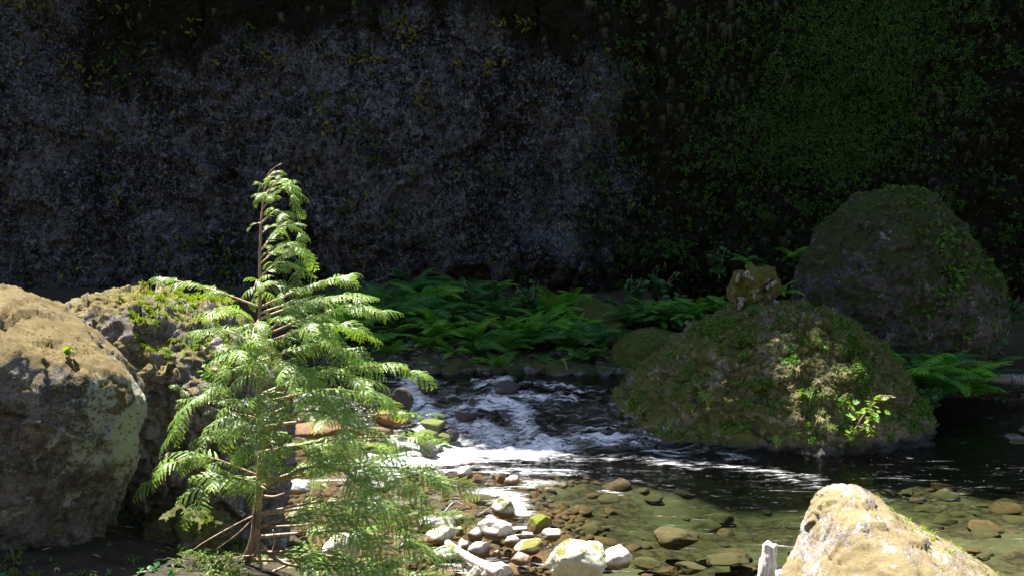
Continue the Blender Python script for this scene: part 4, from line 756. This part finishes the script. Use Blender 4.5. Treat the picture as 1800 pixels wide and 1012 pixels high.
plant('leafy_sprig', P(365, 672, 6.25), .13, 5, 6, .035, 'round', 'brightleaf', 'leafy sprig lit by sun in the crevice left of the cedar', 'plant', None, 731)
plant('leafy_sprig', (-2.0, 4.85, gz(-2.0, 4.85)-.01), .05, 3, 3, .025, 'round', 'midleaf', 'small green sprig in the shade below the huge boulder', 'plant', None, 732); plant('leafy_sprig', (-1.68, 4.8, gz(-1.68, 4.8)-.01), .07, 4, 4, .03, 'round', 'midleaf', 'low green sprig in the dark corner left of the cedar foot', 'plant', None, 733)
# plants on the creek boulder
for k, (px, py, s, n, ls, kd, mt, lab) in enumerate([(1250, 705, .30, 8, .085, 'lance', 'brightleaf', 'yellow-flowered leafy plant on the left face of the creek boulder'), (1310, 625, .18, 4, .07, 'round', 'midleaf', 'small round-leaved plant high on the creek boulder'), (1355, 775, .2, 8, .06, 'lance', 'brightleaf', 'bright leafy clump low on the creek boulder near the water'), (1210, 735, .2, 4, .08, 'lance', 'midleaf', 'drooping leafy sprig low on the left of the creek boulder'), (1570, 770, .2, 8, .06, 'lance', 'midleaf', 'green clump at the right foot of the creek boulder by the water'), (1320, 545, .16, 7, .06, 'round', 'shrub', 'blue-green clover-like clump at the foot of the stump'), (1422, 700, .14, 4, .06, 'round', 'brightleaf', 'bright sprig beside the sunny patch on the creek boulder'), (1430, 770, .1, 3, .05, 'lance', 'brightleaf', 'tiny bright sprig near the waterline of the creek boulder'), (1115, 730, .2, 9, .06, 'lance', 'midleaf', 'green leafy patch on the left tip of the creek boulder'), (1165, 755, .2, 8, .05, 'lance', 'midleaf', 'green leafy patch near the water left on the creek boulder'), (1460, 620, .18, 7, .06, 'lance', 'midleaf', 'green tuft of leaves right of the crest of the creek boulder')]):
    p = on_mesh(MOUND, px, py); ro = plant('leafy_plant', p-[0, 0, .03], s, n, 6, ls, kd, mt, lab, 'plant', None, 740+k, .5)
    if k == 0:
        for a, b in ((1270, 672), (1268, 690), (1283, 694), (1248, 712), (1275, 694)): v, f = clump(5, .015, .03, 'round', int(a)); ob('flower', make_mesh('flower', v+(on_mesh(MOUND, a, b)+[0, -.06, .02]-np.array(ro.location)), f, False), M['flower'], ro)
# sapling with lobed leaves catching the sun
p0 = on_mesh(MOUND, 1505, 752); sap = ob('sunlit_sapling', None, None, None, 'sunlit sapling with yellow-green lobed leaves leaning from the creek boulder', 'sapling', loc=p0)
r = np.random.default_rng(77)
for k, pts in enumerate([[(1505, 752), (1512, 738), (1524, 722), (1532, 712), (1550, 700)], [(1512, 738), (1500, 728), (1496, 712)], [(1524, 722), (1540, 728), (1548, 736)], [(1507, 748), (1520, 752), (1532, 762)], [(1505, 750), (1498, 757), (1490, 760)]]):
    Y = p0[1]-.05; c = spline([P(a, b, Y-.05*i) for i, (a, b) in enumerate(pts)], 12); v, f = tube(c-p0, np.linspace(.012, .004, 12)*(1 if k == 0 else .6), 5); br = ob('stem', make_mesh('stem', v, f), M['cedar_bark'], sap)
    n = 16 if k == 0 else 11; L = c[r.integers(3 if k else 5, 12, n)]-p0+r.normal(size=(n, 3))*.035; lvv, lf = LEAF['lobed']; R = rot_rand(n, r, .6)*(.085*r.uniform(.6, 1.2, n))[:, None, None]
    for q in range(n):
        me = make_mesh('leaf', np.einsum('ij,kj->ki', R[q], lvv), lf, False, {'tint': np.full(len(lvv), r.random())}); ob('leaf', me, M['brightleaf'], br, loc=L[q])
v, f = clump(60, .06, .03, 'lance', 5); ob('flower_plume', make_mesh('flower_plume', v*[2.2, 1, .8]+(P(1553, 698, p0[1]-.3)-p0), f, False), M['straw'], sap)['kind'] = 'stuff'

# grass tufts: hanging ones one can pick apart on rocks and cliff
tuft_me = {}
for nm, mt, n, ln, dr, wd, sp in (('hang', 'drygrass', 64, 1, 1.75, .010, .34), ('green', 'grass', 30, 1, 1.1, .014, .6), ('straw', 'straw', 34, 1, 1.2, .012, .6), ('bright', 'brightgrass', 26, 1, .55, .013, .55)):
    for k in range(3):
        v, f = blade_tuft(n, ln, dr, wd, sp, 800+k, 4); me = make_mesh('grass_tuft', v, f, False, {'tint': np.repeat(np.random.default_rng(k).random(n), 10)}); me.materials.append(M[mt]); tuft_me[nm, k] = me
def tuft(p, s, kind, label, group, k, up=(0, -.35, 1)):
    R = frames(np.array([up], float), np.array([[math.cos(k*2.4), math.sin(k*2.4), .01]]))[0]*s; Mx = Matrix([[*R[0], p[0]], [*R[1], p[1]], [*R[2], p[2]], [0, 0, 0, 1]]); return ob('grass_tuft', tuft_me[kind, k % 3], None, None, label, 'grass tuft', group, M=Mx)
r = np.random.default_rng(81)
for k, (px, py, s, kd) in enumerate([(1440, 728, .34, 'straw'), (1398, 725, .36, 'straw'), (1455, 742, .32, 'green'), (1350, 712, .3, 'green'), (1395, 755, .36, 'green'), (1470, 745, .3, 'green'), (1375, 640, .28, 'straw'), (1410, 650, .3, 'straw'), (1440, 662, .3, 'straw'), (1430, 690, .32, 'straw'), (1445, 685, .28, 'green'), (1460, 705, .3, 'straw'), (1380, 690, .26, 'straw'), (1240, 672, .3, 'green'), (1220, 705, .34, 'hang'), (1300, 690, .26, 'hang'), (1330, 740, .3, 'hang'), (1290, 735, .26, 'green'), (1430, 596, .3, 'green'), (1400, 600, .28, 'hang'), (1475, 600, .3, 'green'), (1500, 640, .3, 'green'), (1520, 745, .3, 'green'), (1545, 670, .3, 'green'), (1360, 590, .24, 'straw'), (1275, 610, .26, 'hang'), (1450, 770, .24, 'straw'), (1310, 655, .25, 'straw')]):
    p = on_mesh(MOUND, px, py); tuft(p, s, kd, 'drooping grass tuft on the flank of the creek boulder', 'grass tufts on the creek boulder', k, (0, -.7, 1))
for k in range(46):
    px, py = r.uniform(1440, 1735), r.uniform(420, 640); p = on_mesh(DOME, px, py); tuft(p, r.uniform(.25, .45), 'hang' if r.random() < .75 else 'green', 'hanging grass tuft on the domed boulder', 'grass tufts on the domed boulder', k, (0, -.8, 1))
def cliff_pt(px, py):
    p = P(px, py, 22.4)
    for _ in range(3): p = P(px, py, CY[min(len(cz)-1, np.searchsorted(cz, p[2])), min(len(cx)-1, np.searchsorted(cx, p[0]))])
    return p
for k in range(280):
    zone = r.random()
    if zone < .55: px, py = r.uniform(1040, 1420), r.uniform(0, 470)
    elif zone < .78: px, py = r.uniform(1550, 1800), r.uniform(0, 540)
    else: px, py = r.uniform(40, 1040), min(470, abs(r.normal())*170)
    tuft(cliff_pt(px, py), r.uniform(.25, .62), 'hang', 'grey-green grass tuft hanging from the cliff face', 'grass tufts on the cliff', k, (0, -.8, 1))

# leaf and moss carpets nobody could count
def carpet(name, mesh, n, tv, tf, size, mat, label, keep=None, seed=0, lift=0., tilt=.5, upmix=.3):
    p, nn = sample(*mesh, n, keep, seed)
    if not len(p): return
    r = np.random.default_rng(seed); up = nn+np.array([0, 0, upmix])+r.normal(size=nn.shape)*tilt*.4; R = frames(up, r.normal(size=nn.shape))*(size*r.uniform(.5, 1.3, len(p)))[:, None, None]
    V, F, at = merge(tv, tf, R, p+nn*lift); return ob(name, make_mesh(name, V, F, False, at), M[mat], None, label, 'ground cover', kind='stuff')
CLV = CV.reshape(*cshape, 3)[:nvis]; ix = np.where((cx > -13) & (cx < 13.5))[0]; sub = CLV[::3, ix[0]:ix[-1]:3]; CLM = (sub.reshape(-1, 3), grid_faces(sub.shape[1], sub.shape[0])[:, ::-1])
if vnormals(*CLM)[:, 1].mean() > 0: CLM = (CLM[0], CLM[1][:, ::-1])
g5 = clump(7, .55, .75, 'round', 900); g5c = clump(9, .75, .62, 'kite', 903, 1.); g5b = clump(5, .8, .6, 'round', 901)
nz = lambda c, s, o: fbm(c, s, 3, o)
carpet('cliff_greenery', CLM, 14000, *g5c, .085, 'cliffleaf', 'dense green leaves covering the upper right cliff', lambda c, n: np.clip(1.3*np.exp(-((c[:, 0]-7.2-.35*(c[:, 2]-5))/1.6)**2)*S(3.6, 5, c[:, 2])+.07*S(1.5, 3, c[:, 0])+2.5*np.clip(nz(c, 1.0, 3.), 0, None)**1.6*S(1., 3.5, c[:, 0])+.5*np.clip(nz(c, 1.1, 31.)-.2, 0, None), 0, None), 910, .03)
carpet('cliff_leaf_sprinkle', CLM, 650, *g5, .085, 'cliffyellow', 'yellow-green leaf clusters dotted over the left cliff', lambda c, n: np.clip(nz(c, 1.3, 7.)-.22, 0, None)*(.35+S(4.5, 7.5, c[:, 2]))*S(4, 2, c[:, 0]), 911, .03)
carpet('cliff_leaf_flecks', CLM, 420, *g5b, .06, 'cliffyellow', 'pale leaf flecks scattered over the right cliff', lambda c, n: S(1.5, 3, c[:, 0])*np.clip(nz(c, .6, 9.)+.15, 0, None), 912, .03)
carpet('cliff_foot_leaves', CLM, 900, *g5, .09, 'cliffleaf', 'green leaves low on the cliff behind the left boulders', lambda c, n: S(3.2, 2., c[:, 2])*S(-9, -7, c[:, 0])*S(-4.4, -5.2, c[:, 0])*np.clip(.3+nz(c, 1.2, 2.), 0, None)+.12*S(-9.6, -8.8, c[:, 0])*S(-7.6, -8.2, c[:, 0])*S(4, 6, c[:, 2])+.05*S(2, 3, c[:, 0])*S(3.5, 1.5, c[:, 2]), 913, .03)
fz = blade_tuft(6, 1, .5, .06, .8, 920, 2); fz2 = blade_tuft(8, 1, .9, .03, .7, 921, 3)
carpet('boulder_moss', MOUND, 7000, *fz, .045, 'mossfuzz', 'shaggy moss over the creek boulder', lambda c, n: np.clip(.35+nz(c, 2., 1.), 0, None)*S(.15, .5, c[:, 2])*S(.5, -.2, n[:, 1]), 930)
carpet('boulder_grass', MOUND, 1500, *fz2, .16, 'grass', 'fine grass on the right slope of the creek boulder', lambda c, n: S(3.8, 4.6, c[:, 0])*S(.5, 1., c[:, 2])*np.clip(.2+nz(c, 1.6, 5.), 0, None)*S(.7, 0, n[:, 1])+.10*S(.4, .8, c[:, 2]), 931)
carpet('boulder_dry_grass', MOUND, 1000, *fz2, .13, 'straw', 'dry straw-coloured grass on the front of the creek boulder', lambda c, n: np.exp(-((c[:, 0]-4.1)/.7)**2-((c[:, 2]-.95)/.5)**2)*S(.2, -.3, n[:, 1])+.05*S(.3, .6, c[:, 2]), 932)
carpet('boulder_leaflets', MOUND, 1300, *g5c, .06, 'midleaf', 'tiny green leaves sprinkled over the creek boulder', lambda c, n: np.clip(nz(c, 2.2, 4.)-.05, 0, None)*S(.1, .3, c[:, 2])*S(.3, -.2, n[:, 1]), 933)
carpet('dome_grass', DOME, 1700, *fz2, .15, 'grass', 'fine grass along the top and right edge of the domed boulder', lambda c, n: (S(7.4, 8.2, c[:, 0])*S(1.6, 2.3, c[:, 2])+.25*S(2.8, 3.3, c[:, 2])+.05)*S(.8, .2, n[:, 1]), 934)
carpet('dome_leaves', DOME, 480, *g5, .075, 'midleaf', 'bright leaf clusters on the front of the domed boulder', lambda c, n: np.clip(nz(c, 1.3, 6.)-.02, 0, None)*S(6.3, 6.8, c[:, 0])*S(1., 1.4, c[:, 2])*S(.2, -.3, n[:, 1]), 935)
carpet('dome_moss', DOME, 4500, *fz, .045, 'mossfuzz', 'shaggy moss over the domed boulder', lambda c, n: np.clip(.35+nz(c, 1.6, 1.), 0, None)*S(.5, -.2, n[:, 1]), 936)
carpet('stump_moss', STUMP, 1100, *fz, .035, 'mossfuzz', 'shaggy olive moss over the weathered stump', lambda c, n: S(-.3, .4, n[:, 2])*np.clip(.3+nz(c, 4., 2.), 0, None), 939)
for k, h in enumerate(HUMPS): carpet('hump_moss', h, 2200, *fz, .05, 'mossfuzz', ['shaggy moss on the low hump in the ferns', 'shaggy moss on the sloping bank rock'][k], lambda c, n: S(-.2, .3, n[:, 2]), 940+k)
carpet('ledge_moss', LB, 1500, *fz, .020, 'mossgold', 'golden moss on the sunny top of the huge left boulder', lambda c, n: S(.35, .7, n[:, 2])*np.clip(nz(c, 2.4, 3.)-.05, 0, None), 945)
carpet('face_moss', LB, 3600, *fz, .024, 'mossfuzz', 'brown moss on the shaded face of the huge left boulder', lambda c, n: S(.3, -.3, n[:, 1])*np.clip(.1+nz(c, 1.6, 5.)+.3*S(1.9, 2.3, c[:, 2]), 0, None)*S(.6, .2, n[:, 2]), 946)
carpet('crown_grass', LB2, 1900, *fz2, .11, 'brightgrass', 'bright grass crowning the rugged boulder', lambda c, n: S(-2.75, -2.4, c[:, 0])*S(2.0, 2.25, c[:, 2])*S(.05, .45, n[:, 1])*S(.0, .3, n[:, 2])+.35*S(-2.1, -1.9, c[:, 0])*S(1.8, 2.1, c[:, 2])*S(-.2, .2, n[:, 1]), 947)
carpet('crown_moss', LB2, 2200, *fz, .022, 'mossgold', 'golden moss on the rugged boulder', lambda c, n: np.clip(nz(c, 2.6, 3.)+.55*S(-2.3, -1.9, c[:, 0]), 0, None)*S(-.2, .2, n[:, 2]), 948)
carpet('point_moss', SUNR, 4000, *fz, .014, 'mossgold', 'golden moss on the pointed boulder', lambda c, n: np.clip(.05+nz(c, 3., 3.), 0, None), 949)
carpet('point_grass', SUNR, 240, *fz2, .06, 'brightgrass', 'wisps of grass on the right edge of the pointed boulder', lambda c, n: np.exp(-((n[:, 1]-.35)/.35)**2)*S(1.75, 1.95, c[:, 0])*S(.9, 1.2, c[:, 2]), 950)
# low growth on the near bank
m_ = (GV[:, 0] > -5) & (GV[:, 0] < -.6) & (GV[:, 1] > 3.6) & (GV[:, 1] < 8); gi = np.where((gx > -5) & (gx < -.6))[0]; gj = np.where((gy > 3.6) & (gy < 8))[0]; sub = GV.reshape(len(gy), len(gx), 3)[gj[0]:gj[-1], gi[0]:gi[-1]]; NB = (sub.reshape(-1, 3), grid_faces(sub.shape[1], sub.shape[0]))
carpet('bank_grass', NB, 1800, *fz2, .13, 'grass', 'rank grass on the shaded near bank', lambda c, n: np.clip(.1+nz(c, 2., 3.), 0, None), 960)
carpet('bank_leaves', NB, 900, *g5, .032, 'shrub', 'low leaves on the shaded near bank', lambda c, n: np.clip(nz(c, 2., 8.), 0, None), 961)
carpet('bank_litter', NB, 700, *leaf_shape('lance'), .06, 'straw', 'dead leaves and needles on the near bank', None, 962, tilt=.4)
gi = np.where((gx > -4) & (gx < 8))[0]; gj = np.where((gy > 17.2) & (gy < 19))[0]; sub = GV.reshape(len(gy), len(gx), 3)[gj[0]:gj[-1], gi[0]:gi[-1]]; FB = (sub.reshape(-1, 3), grid_faces(sub.shape[1], sub.shape[0]))
carpet('far_bank_leaves', FB, 1200, *g5, .07, 'shrub', 'low green leaves along the far bank', lambda c, n: S(17.6, 18, c[:, 1]), 963)
